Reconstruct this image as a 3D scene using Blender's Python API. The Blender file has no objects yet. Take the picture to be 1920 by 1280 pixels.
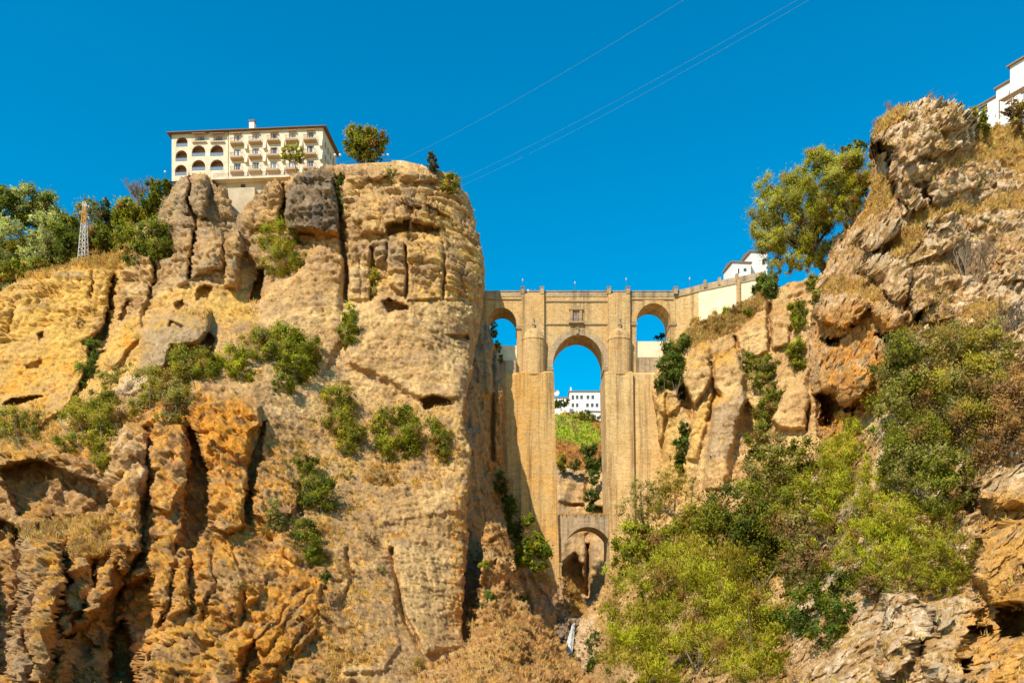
import bpy, math, random
import numpy as np

# ---------------------------------------------------------------- camera, sky, sun, exposure
F, CX, CY = 1500.0, 960.0, 1180.0          # focal length and horizon of the 1920 x 1280 photograph
SC = bpy.context.scene
COL = SC.collection
cam_d = bpy.data.cameras.new("camera"); cam = bpy.data.objects.new("camera", cam_d); COL.objects.link(cam)
cam.location = (0, 0, 0); cam.rotation_euler = (math.radians(90), 0, 0)
cam_d.sensor_width = 36.0; cam_d.lens = 36.0 * F / 1920.0
cam_d.shift_y = (CY - 640.0) / 1920.0
cam_d.clip_start = 0.5; cam_d.clip_end = 6000
SC.camera = cam

SUN_DIR = np.array((0.41, 0.58, -0.705)); SUN_DIR = SUN_DIR / np.linalg.norm(SUN_DIR)
sun_elev = math.asin(-SUN_DIR[2])
sun_az = math.atan2(-SUN_DIR[0], -SUN_DIR[1])            # compass direction the sun stands in, from +Y
world = bpy.data.worlds.new("World"); SC.world = world; world.use_nodes = True
wn = world.node_tree.nodes; wl = world.node_tree.links
sky = wn.new("ShaderNodeTexSky"); sky.sky_type = 'NISHITA'; sky.sun_disc = False
sky.sun_elevation = sun_elev; sky.sun_rotation = sun_az
sky.air_density = 1.3; sky.dust_density = 0.0; sky.ozone_density = 1.0
hsv = wn.new("ShaderNodeHueSaturation")
hsv.inputs['Hue'].default_value = 0.490; hsv.inputs['Saturation'].default_value = 1.9; hsv.inputs['Value'].default_value = 1.38
bg = wn['Background']; bg.inputs['Strength'].default_value = 0.10
wl.new(sky.outputs[0], hsv.inputs['Color']); wl.new(hsv.outputs[0], bg.inputs[0])
sun_d = bpy.data.lights.new("sun", 'SUN'); sun_o = bpy.data.objects.new("sun", sun_d); COL.objects.link(sun_o)
sun_d.energy = 5.0; sun_d.angle = math.radians(0.5); sun_d.color = (1.0, 0.90, 0.75)
from mathutils import Vector, Matrix
sun_o.rotation_euler = Vector(SUN_DIR).to_track_quat('-Z', 'Y').to_euler()
SC.view_settings.view_transform = 'Standard'; SC.view_settings.look = 'None'
SC.view_settings.exposure = 0.3; SC.view_settings.gamma = 1.0
SC.cycles.max_bounces = 5; SC.cycles.diffuse_bounces = 3; SC.cycles.transparent_max_bounces = 8

def at(px, py, d):
    return np.array(((px - CX) * d / F, d, (CY - py) * d / F))

# ---------------------------------------------------------------- noise
def _hash(i, j, k, s):
    h = (i * 374761393 + j * 668265263 + k * 2147483647 + s * 974634777) & 0xFFFFFFFF
    h = ((h ^ (h >> 13)) * 1274126177) & 0xFFFFFFFF
    return (h ^ (h >> 16)) & 0xFFFFFFFF
def perlin(p, seed=0):
    f = np.floor(p); i = f.astype(np.int64); u = (p - f).astype(np.float32)
    w = u * u * u * (u * (u * 6 - 15) + 10)
    out = 0
    for a in (0, 1):
        wa = w[:, 0] if a else 1 - w[:, 0]
        for b in (0, 1):
            wb = w[:, 1] if b else 1 - w[:, 1]
            for c in (0, 1):
                wc = w[:, 2] if c else 1 - w[:, 2]
                h = _hash(i[:, 0] + a, i[:, 1] + b, i[:, 2] + c, seed)
                gx = ((h & 255) / 127.5 - 1).astype(np.float32); gy = (((h >> 8) & 255) / 127.5 - 1).astype(np.float32)
                gz = (((h >> 16) & 255) / 127.5 - 1).astype(np.float32)
                out = out + wa * wb * wc * (gx * (u[:, 0] - a) + gy * (u[:, 1] - b) + gz * (u[:, 2] - c))
    return out
def fbm(p, o=4, seed=0, g=0.5):
    r = 0; a = 1.0
    for k in range(o):
        r = r + a * perlin(p * (2.03 ** k) + 17.3 * k, seed + k); a *= g
    return r
def ridged(p, o=4, seed=0, g=0.5):
    r = 0; a = 1.0
    for k in range(o):
        r = r + a * (1 - 2.2 * np.abs(perlin(p * (2.03 ** k) + 9.1 * k, seed + k))); a *= g
    return r
def worley(p, seed=0):
    f = np.floor(p); i = f.astype(np.int64); u = (p - f).astype(np.float32)
    d1 = np.full(len(p), 9.0, np.float32); d2 = d1.copy(); idv = np.zeros(len(p), np.float32)
    for a in (-1, 0, 1):
        for b in (-1, 0, 1):
            for c in (-1, 0, 1):
                h = _hash(i[:, 0] + a, i[:, 1] + b, i[:, 2] + c, seed)
                x = a + (h & 1023) / 1023.0 - u[:, 0]; y = b + ((h >> 10) & 1023) / 1023.0 - u[:, 1]; z = c + ((h >> 20) & 1023) / 1023.0 - u[:, 2]
                d = np.sqrt(x * x + y * y + z * z)
                n = d < d1
                d2 = np.where(n, d1, np.minimum(d2, d)); idv = np.where(n, (h % 997) / 997.0, idv); d1 = np.where(n, d, d1)
    return d1, d2, idv
def facet(p, seed=0, tilt=1.1):
    """broken rock: every cell is a tilted flat face with its own height"""
    f = np.floor(p); i = f.astype(np.int64); u = (p - f).astype(np.float32)
    d1 = np.full(len(p), 9.0, np.float32); out = np.zeros(len(p), np.float32)
    for a in (-1, 0, 1):
        for b in (-1, 0, 1):
            for c in (-1, 0, 1):
                h = _hash(i[:, 0] + a, i[:, 1] + b, i[:, 2] + c, seed); g = _hash(i[:, 0] + a, i[:, 1] + b, i[:, 2] + c, seed + 7)
                x = a + (h & 1023) / 1023.0 - u[:, 0]; y = b + ((h >> 10) & 1023) / 1023.0 - u[:, 1]; z = c + ((h >> 20) & 1023) / 1023.0 - u[:, 2]
                d = x * x + y * y + z * z; n = d < d1
                v = ((g & 255) / 127.5 - 1) * 0.45 + tilt * (x * (((g >> 8) & 255) / 127.5 - 1) + y * (((g >> 16) & 255) / 127.5 - 1) + z * (((g >> 24) & 255) / 127.5 - 1))
                out = np.where(n, v, out); d1 = np.where(n, d, d1)
    return out
def sstep(a, b, x):
    t = np.clip((x - a) / (b - a), 0, 1); return t * t * (3 - 2 * t)

# ---------------------------------------------------------------- objects
def tag(o, label=None, cat=None, group=None, kind=None):
    if label: o['label'] = label
    if cat: o['category'] = cat
    if group: o['group'] = group
    if kind: o['kind'] = kind
    return o
def empty(name, loc, rz=0.0):
    o = bpy.data.objects.new(name, None); COL.objects.link(o); o.location = tuple(float(v) for v in loc); o.rotation_euler = (0, 0, rz)
    o.empty_display_size = 0.3
    return o
def link(name, me, mat, parent=None):
    o = bpy.data.objects.new(name, me); COL.objects.link(o)
    if mat is not None:
        for m in (mat if isinstance(mat, (list, tuple)) else [mat]): me.materials.append(m)
    if parent is not None: o.parent = parent
    return o
def np_mesh(name, v, f, col=None, smooth=False):
    """v Nx3, f list of equal length index rows (numpy), col Nx3 point colours"""
    me = bpy.data.meshes.new(name)
    v = np.asarray(v, np.float32); f = np.asarray(f, np.int32); k = f.shape[1]
    me.vertices.add(len(v)); me.vertices.foreach_set('co', v.ravel())
    me.loops.add(f.size); me.loops.foreach_set('vertex_index', f.ravel())
    me.polygons.add(len(f)); me.polygons.foreach_set('loop_start', np.arange(0, f.size, k, dtype=np.int32))
    if smooth: me.polygons.foreach_set('use_smooth', np.ones(len(f), bool))
    me.update(calc_edges=True)
    if col is not None:
        a = me.color_attributes.new('tint', 'FLOAT_COLOR', 'POINT')
        c = np.ones((len(v), 4), np.float32); c[:, :3] = col; a.data.foreach_set('color', c.ravel())
    return me
class MB:
    """collects shapes into one mesh"""
    def __init__(s): s.v = []; s.f = []
    def quad(s, a, b, c, d):
        n = len(s.v); s.v += [tuple(a), tuple(b), tuple(c), tuple(d)]; s.f.append((n, n + 1, n + 2, n + 3)); return s
    def hexa(s, p):                                   # 8 corners: bottom loop then top loop
        n = len(s.v); s.v += [tuple(q) for q in p]
        for f in ((0, 3, 2, 1), (4, 5, 6, 7), (0, 1, 5, 4), (1, 2, 6, 5), (2, 3, 7, 6), (3, 0, 4, 7)): s.f.append(tuple(n + i for i in f))
        return s
    def box(s, x0, x1, y0, y1, z0, z1):
        return s.hexa([(x0, y0, z0), (x1, y0, z0), (x1, y1, z0), (x0, y1, z0), (x0, y0, z1), (x1, y0, z1), (x1, y1, z1), (x0, y1, z1)])
    def tube(s, pts, r, n=6, caps=True):
        pts = [Vector(p) for p in pts]; m = len(pts)
        rr = r if isinstance(r, (list, tuple)) else [r] * m
        base = len(s.v)
        for i, p in enumerate(pts):
            t = (pts[min(i + 1, m - 1)] - pts[max(i - 1, 0)]).normalized()
            a = t.orthogonal().normalized() if abs(t.z) > 0.95 else Vector((0, 0, 1)).cross(t).normalized(); b = t.cross(a)
            for k in range(n):
                an = 2 * math.pi * k / n; q = p + (a * math.cos(an) + b * math.sin(an)) * rr[i]; s.v.append((q.x, q.y, q.z))
        for i in range(m - 1):
            for k in range(n):
                s.f.append((base + i * n + k, base + i * n + (k + 1) % n, base + (i + 1) * n + (k + 1) % n, base + (i + 1) * n + k))
        if caps:
            s.f.append(tuple(base + k for k in range(n))[::-1]); s.f.append(tuple(base + (m - 1) * n + k for k in range(n)))
        return s
    def lathe(s, prof, c, n=16, a0=0.0, a1=2 * math.pi, cap=True):
        full = abs(a1 - a0 - 2 * math.pi) < 1e-6; k = n if full else n + 1; base = len(s.v)
        for (r, z) in prof:
            for i in range(k):
                an = a0 + (a1 - a0) * i / n; s.v.append((c[0] + r * math.cos(an), c[1] + r * math.sin(an), c[2] + z))
        for j in range(len(prof) - 1):
            for i in range(n):
                s.f.append((base + j * k + i, base + j * k + (i + 1) % k, base + (j + 1) * k + (i + 1) % k, base + (j + 1) * k + i))
        if full and cap:
            s.f.append(tuple(base + i for i in range(k))[::-1]); s.f.append(tuple(base + (len(prof) - 1) * k + i for i in range(k)))
        return s
    def build(s, name, mat, parent=None, smooth=False, bevel=0.0):
        me = bpy.data.meshes.new(name); me.from_pydata([tuple(float(c) for c in v) for v in s.v], [], s.f); me.update()
        if smooth: me.polygons.foreach_set('use_smooth', np.ones(len(me.polygons), bool))
        o = link(name, me, mat, parent)
        if bevel > 0:
            b = o.modifiers.new('bevel', 'BEVEL'); b.width = bevel; b.segments = 1; b.limit_method = 'ANGLE'
        return o

# ---------------------------------------------------------------- materials
def new_mat(name):
    m = bpy.data.materials.new(name); m.use_nodes = True
    return m, m.node_tree.nodes, m.node_tree.links, m.node_tree.nodes['Principled BSDF']
def N(n, t, **kw):
    x = n.new(t)
    for k, v in kw.items():
        if k.startswith('_'): setattr(x, k[1:], v)
        else: x.inputs[k].default_value = v
    return x
def mix(n, l, mode, fac, a, b):
    x = n.new('ShaderNodeMix'); x.data_type = 'RGBA'; x.blend_type = mode
    for sock, v in ((x.inputs[0], fac), (x.inputs[6], a), (x.inputs[7], b)):
        if hasattr(v, 'is_linked'): l.new(v, sock)
        else: sock.default_value = v if not isinstance(v, (tuple, list)) else (v + (1,) if len(v) == 3 else v)
    return x.outputs[2]
def ramp(n, l, src, stops):
    r = n.new('ShaderNodeValToRGB'); e = r.color_ramp.elements
    while len(e) < len(stops): e.new(0.5)
    for q, (p, c) in zip(e, stops):
        q.position = p; q.color = (c, c, c, 1) if not isinstance(c, (tuple, list)) else tuple(c) + (1,)
    l.new(src, r.inputs[0]); return r.outputs[0]

def rock_material(name, detail=1.0, bump=0.9):
    m, n, l, p = new_mat(name)
    att = N(n, 'ShaderNodeAttribute', _attribute_name='tint'); co = n.new('ShaderNodeTexCoord')
    n1 = N(n, 'ShaderNodeTexNoise', Scale=0.9 * detail, Detail=8, Roughness=0.68); l.new(co.outputs['Object'], n1.inputs['Vector'])
    n2 = N(n, 'ShaderNodeTexNoise', Scale=3.2 * detail, Detail=5, Roughness=0.7); l.new(co.outputs['Object'], n2.inputs['Vector'])
    vo = N(n, 'ShaderNodeTexVoronoi', Scale=2.1 * detail); l.new(co.outputs['Object'], vo.inputs['Vector'])
    c1 = mix(n, l, 'MULTIPLY', 1.0, att.outputs['Color'], ramp(n, l, n1.outputs[0], [(0.3, (0.55, 0.51, 0.48)), (0.48, (1.06, 1.06, 1.05)), (0.72, (1.42, 1.38, 1.3))]))
    c2 = mix(n, l, 'MULTIPLY', 0.85, c1, ramp(n, l, n2.outputs[0], [(0.32, (0.45, 0.42, 0.40)), (0.47, 1.05), (0.72, (1.4, 1.38, 1.36))]))
    hs = N(n, 'ShaderNodeHueSaturation', Hue=0.4945, Saturation=1.08, Value=1.03); l.new(c2, hs.inputs['Color']); l.new(hs.outputs[0], p.inputs['Base Color']); p.inputs['Roughness'].default_value = 0.95; p.inputs['Specular IOR Level'].default_value = 0.15
    add = N(n, 'ShaderNodeMath', _operation='MULTIPLY_ADD'); l.new(n1.outputs[0], add.inputs[0]); add.inputs[1].default_value = 1.2; l.new(n2.outputs[0], add.inputs[2])
    add2 = N(n, 'ShaderNodeMath', _operation='MULTIPLY_ADD'); l.new(vo.outputs['Distance'], add2.inputs[0]); add2.inputs[1].default_value = -0.25; l.new(add.outputs[0], add2.inputs[2])
    b = N(n, 'ShaderNodeBump', Strength=bump, Distance=0.5 / detail); l.new(add2.outputs[0], b.inputs['Height']); l.new(b.outputs[0], p.inputs['Normal'])
    return m
M = {}
M['rock_far'] = rock_material('weathered_rock', 1.4)
M['rock_near'] = rock_material('crag_rock', 2.4)
# ---------------------------------------------------------------- terrain: relief surfaces with real depth
def tps(pts, gx, gy):
    p = np.array(pts, float); n = len(p)
    K = np.sqrt((p[:, None, 0] - p[None, :, 0]) ** 2 + (p[:, None, 1] - p[None, :, 1]) ** 2 + 400.0)
    A = np.zeros((n + 3, n + 3)); A[:n, :n] = K; A[:n, n] = 1; A[:n, n + 1:] = p[:, :2]; A[n, :n] = 1; A[n + 1:, :n] = p[:, :2].T
    w = np.linalg.solve(A, np.concatenate([p[:, 2], [0, 0, 0]]))
    out = w[n] + w[n + 1] * gx + w[n + 2] * gy
    for k in range(n): out = out + w[k] * np.sqrt((gx - p[k, 0]) ** 2 + (gy - p[k, 1]) ** 2 + 400.0)
    return out
def poly_sd(poly, x, y):
    """signed pixel distance to a polygon, positive inside"""
    d = np.full(x.shape, 1e9); inside = np.zeros(x.shape, bool); m = len(poly)
    for i in range(m):
        x0, y0 = poly[i]; x1, y1 = poly[(i + 1) % m]; ex, ey = x1 - x0, y1 - y0
        t = np.clip(((x - x0) * ex + (y - y0) * ey) / (ex * ex + ey * ey + 1e-9), 0, 1)
        d = np.minimum(d, (x - x0 - t * ex) ** 2 + (y - y0 - t * ey) ** 2)
        if y0 != y1: inside ^= ((y0 > y) != (y1 > y)) & (x < (x1 - x0) * (y - y0) / (y1 - y0) + x0)
    return np.where(inside, 1, -1) * np.sqrt(d)
def line_d(pts, x, y):
    d = np.full(x.shape, 1e9)
    for (x0, y0), (x1, y1) in zip(pts, pts[1:]):
        ex, ey = x1 - x0, y1 - y0; t = np.clip(((x - x0) * ex + (y - y0) * ey) / (ex * ex + ey * ey + 1e-9), 0, 1)
        d = np.minimum(d, (x - x0 - t * ex) ** 2 + (y - y0 - t * ey) ** 2)
    return np.sqrt(d)
def crop(ox, oy, s):
    return lambda *a: [(ox + a[i] / s, oy + a[i + 1] / s) for i in range(0, len(a), 2)]
c1 = crop(280, 300, 4.92); c2 = crop(580, 290, 4.741); c3 = crop(580, 540, 4.0); c4 = crop(0, 480, 4.0)
c5 = crop(1500, 180, 3.764); c6 = crop(1500, 500, 3.764); c8 = crop(1220, 520, 3.765)
z6 = crop(1300, 600, 1.882); z7 = crop(0, 640, 2.0); z8 = crop(440, 640, 2.0); P = crop(0, 0, 1.0)
def sub(poly, x, y, pad):
    xs = [p[0] for p in poly]; ys = [p[1] for p in poly]
    return (x > min(xs) - pad) & (x < max(xs) + pad) & (y > min(ys) - pad) & (y < max(ys) + pad)

LAYERS = {}
class Layer:
    def __init__(s, name, outline, depth, step, box, plates=(), cracks=(), disp=None, colour=None, edge_r=18, rough=1.0, warp=5.0, mat='rock_far', skirt=((4, 2), (14, 8), (40, 20)), seed=0, vw=0.3):
        x0, x1, y0, y1 = box
        gx, gy = np.meshgrid(np.arange(x0, x1 + step, step, dtype=float), np.arange(y0, y1 + step, step, dtype=float)); H, W = gx.shape
        q = np.stack([gx.ravel() / 60, gy.ravel() / 60, np.full(gx.size, 0.37 + seed)], 1)
        wx = (warp * (fbm(q, 4, 11 + seed, 0.6))).reshape(H, W); wy = (warp * fbm(q + 31.7, 4, 23 + seed, 0.6)).reshape(H, W)
        X, Y = gx + wx, gy + wy
        D = tps(depth, gx, gy)
        for poly, h, soft in plates:
            k = sub(poly, X, Y, soft + 2)
            if not k.any(): continue
            sd = poly_sd(poly, X[k], Y[k])
            t = np.clip((sd + soft * 0.5) / soft, 0, 1)
            e = t * t * (3 - 2 * t) * 0.75 + 0.25 * np.sqrt(np.clip(sd / (soft * 3.0), 0, 1))
            D[k] -= h * (1.45 if h > 0 else 2.1) * e
        for pts, w, dep in cracks:
            k = sub(pts, X, Y, w * 3)
            if k.any(): D[k] += 1.5 * dep * np.exp(-(line_d(pts, X[k], Y[k]) / (1.25 * w)) ** 2)
        q2 = np.stack([gx.ravel() / 16, gy.ravel() / 16, np.full(gx.size, 3.1 + seed)], 1)
        sd = poly_sd(outline, gx, gy) + rough * (5.0 * fbm(q2, 3, 41 + seed, 0.6)).reshape(H, W)
        r = edge_r * (1 + 0.5 * np.clip(perlin(q * 1.3, 77).reshape(H, W) * 2, -0.8, 1.0))
        t = np.clip(sd / r, 0, 1); R = r * D / F * 1.3
        D = D + R * (1 - np.sqrt(np.clip(1 - (1 - t) ** 2, 0, 1)))
        Pw = np.stack([(gx - CX) * D / F, D, (CY - gy) * D / F], -1)
        du = np.gradient(Pw, axis=1); dv = np.gradient(Pw, axis=0)
        n = np.cross(du, dv); n /= np.linalg.norm(n, axis=-1, keepdims=True) + 1e-9; n[n[..., 1] > 0] *= -1
        s.gx, s.gy, s.sd, s.X, s.Y = gx, gy, sd, X, Y; s.name = name; s.x0, s.y0, s.step = x0, y0, step
        flat = Pw.reshape(-1, 3)
        nb = n.copy()
        for _ in range(14):
            nb[1:-1, 1:-1] = (nb[1:-1, 1:-1] + nb[:-2, 1:-1] + nb[2:, 1:-1] + nb[1:-1, :-2] + nb[1:-1, 2:]) / 5
        nb /= np.linalg.norm(nb, axis=-1, keepdims=True) + 1e-9
        if disp is not None:
            h = disp(flat, s).reshape(H, W)
            dv_ = nb * vw + np.array((0.0, -0.85, 0.0)); dv_ /= np.linalg.norm(dv_, axis=-1, keepdims=True)
            Pw = Pw + dv_ * h[..., None]
        else: h = np.zeros((H, W))
        s.P = Pw
        du = np.gradient(Pw, axis=1); dv = np.gradient(Pw, axis=0)
        n = np.cross(du, dv); n /= np.linalg.norm(n, axis=-1, keepdims=True) + 1e-9; n[n[..., 1] > 0] *= -1
        s.n = n; s.nb = nb; s.h = h
        c = colour(s) if colour else np.full((H, W, 3), 0.4)
        s.c = c
        mask = sd > 0; core = sd > 9.0                      # drop crumbs that do not hang together with the mass
        for _ in range(int(30 / step)):
            g_ = core.copy(); g_[1:] |= core[:-1]; g_[:-1] |= core[1:]; g_[:, 1:] |= core[:, :-1]; g_[:, :-1] |= core[:, 1:]; core = g_ & (mask | core)
        mask &= core; s.mask = mask
        qm = mask[:-1, :-1] & mask[1:, :-1] & mask[:-1, 1:] & mask[1:, 1:]
        idx = np.full((H, W), -1, np.int64); used = np.zeros((H, W), bool)
        for a, b in ((0, 0), (1, 0), (0, 1), (1, 1)): used[a:H - 1 + a, b:W - 1 + b] |= qm
        idx[used] = np.arange(used.sum())
        V = Pw[used]; C = c[used]
        i, j = np.nonzero(qm)
        Fq = np.stack([idx[i, j], idx[i + 1, j], idx[i + 1, j + 1], idx[i, j + 1]], 1)
        # the sides and the top of the mass: boundary rings carried back into the hill
        gsx = np.gradient(sd, axis=1) / step; gsy = np.gradient(sd, axis=0) / step
        for _ in range(6):
            gsx[1:-1, 1:-1] = (gsx[:-2, 1:-1] + gsx[2:, 1:-1] + gsx[1:-1, :-2] + gsx[1:-1, 2:] + gsx[1:-1, 1:-1]) / 5
            gsy[1:-1, 1:-1] = (gsy[:-2, 1:-1] + gsy[2:, 1:-1] + gsy[1:-1, :-2] + gsy[1:-1, 2:] + gsy[1:-1, 1:-1]) / 5
        gl = np.sqrt(gsx ** 2 + gsy ** 2) + 1e-6; gsx /= gl; gsy /= gl
        e = np.concatenate([Fq[:, [0, 1]], Fq[:, [1, 2]], Fq[:, [2, 3]], Fq[:, [3, 0]]]); es = np.sort(e, 1)
        key = es[:, 0] * (len(V) + 1) + es[:, 1]; u, first, cnt = np.unique(key, return_index=True, return_counts=True)
        be = e[first[cnt == 1]]
        bv = np.unique(be); pos = np.full(len(V), -1, np.int64); pos[bv] = np.arange(len(bv))
        g2 = np.stack([gx, gy, gsx, gsy], -1)[used][bv]; base = V[bv]
        prev = bv; VV = [V]; CC = [C]; FF = [Fq]; nv = len(V)
        for L, inw in skirt:
            jit = perlin(base / 5.0 + L, 5)[:, None]
            dist = base[:, 1] + L
            px = g2[:, 0] + g2[:, 2] * inw; py = g2[:, 1] + g2[:, 3] * inw
            ring = np.stack([(px - CX) * dist / F, dist, np.minimum(base[:, 2], (CY - py) * dist / F) - 0.03 * L], 1) + jit * 0.5
            new = np.arange(nv, nv + len(bv)); VV.append(ring); CC.append(C[bv]); nv += len(bv)
            FF.append(np.stack([be[:, 1] if prev is bv else prev[pos[be[:, 1]]], be[:, 0] if prev is bv else prev[pos[be[:, 0]]], new[pos[be[:, 0]]], new[pos[be[:, 1]]]], 1))
            prev = new
        me = np_mesh(name, np.concatenate(VV), np.concatenate(FF), np.concatenate(CC), smooth=True)
        s.o = link(name, me, M[mat]); tag(s.o, kind='structure')
        LAYERS[name] = s
    def ij(s, px, py):
        i = int(np.clip(round((py - s.y0) / s.step), 0, s.gx.shape[0] - 1)); j = int(np.clip(round((px - s.x0) / s.step), 0, s.gx.shape[1] - 1)); return i, j
    def hit(s, px, py):
        H, W = s.gx.shape; return s.x0 <= px <= s.x0 + W * s.step and s.y0 <= py <= s.y0 + H * s.step and bool(s.mask[s.ij(px, py)])
    def pos(s, px, py):
        return s.P[s.ij(px, py)]

def zone(s, poly, soft):
    out = np.zeros(s.gx.shape); k = sub(poly, s.X, s.Y, soft)
    if k.any(): out[k] = sstep(-soft, soft, poly_sd(poly, s.X[k], s.Y[k]))
    return out
OCHRE = np.array((0.62, 0.40, 0.13)); PALE = np.array((0.58, 0.41, 0.195)); TAN = np.array((0.47, 0.31, 0.145)); GREY = np.array((0.29, 0.22, 0.145))
DARK = np.array((0.15, 0.125, 0.10)); ORANGE = np.array((0.56, 0.27, 0.065)); WHITE = np.array((0.62, 0.49, 0.325)); STRAW = np.array((0.55, 0.31, 0.075)); BROWN = np.array((0.30, 0.18, 0.085))
def lay(c, col, w): return c * (1 - w[..., None]) + col * w[..., None]

# ---- the hotel cliff (left)
L1_OUT = P(-300,1420, -300,560, 0,545, 30,525, 60,507, 110,497, 150,482, 200,474, 228,468, 242,450, 256,425, 290,410, 300,385, 318,352, 330,335, 352,325, 390,325, 402,345, 425,352,
           435,385, 443,402, 455,392, 470,375, 490,352, 500,336, 520,334, 535,332, 548,320, 560,318, 600,312, 640,309, 700,307, 760,306, 800,312, 828,318, 852,337, 870,352, 883,375, 890,400, 895,430, 904,462,
           911,490, 910,540, 905,580, 899,620, 892,660, 884,700, 873,750, 868,780, 874,810, 884,850, 881,900, 876,960, 880,1010, 873,1080, 868,1150, 868,1200, 880,1260, 900,1420)
L1_D = [(-300,570,214),(-300,760,197),(-300,960,147),(-300,1280,104),(-120,560,214),(0,545,215),(60,508,217),(150,490,218),(230,470,219),(330,340,224),(420,350,221),(440,400,220),(480,400,221),(540,330,218),(650,312,218),(760,310,217),(850,340,219),(888,400,222),(908,480,221),(910,560,220),(896,640,217),
  (-100,650,206),(0,640,205),(100,650,203),(190,640,205),(300,480,215),(400,480,211),(470,560,210),(560,520,209),(650,500,208),(760,480,207),(850,500,211),(600,600,204),(700,600,203),(800,600,204),(862,620,210),
  (-100,760,196),(0,760,194),(100,770,190),(250,720,187),(330,620,192),(450,620,193),(540,660,192),(620,700,193),(720,720,195),(820,740,192),(872,760,190),
  (-100,840,168),(0,840,164),(100,850,160),(200,800,167),(300,760,170),(400,720,177),(480,720,178),
  (-100,960,146),(0,960,145),(100,950,147),(200,960,147),(300,900,155),(400,900,159),(480,860,166),(560,860,173),(640,860,178),(720,860,182),(820,860,184),(872,880,184),
  (-100,1100,124),(0,1100,124),(150,1100,126),(300,1080,132),(450,1060,142),(550,1030,150),(650,1000,161),(750,980,170),(830,980,174),(872,1000,178),
  (-100,1280,104),(0,1280,105),(150,1280,107),(300,1280,113),(450,1280,119),(600,1280,124),(700,1240,134),(800,1200,148),(862,1180,165),(-100,1420,94),(0,1420,95),(300,1420,101),(600,1420,109),(860,1420,118)]
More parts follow.
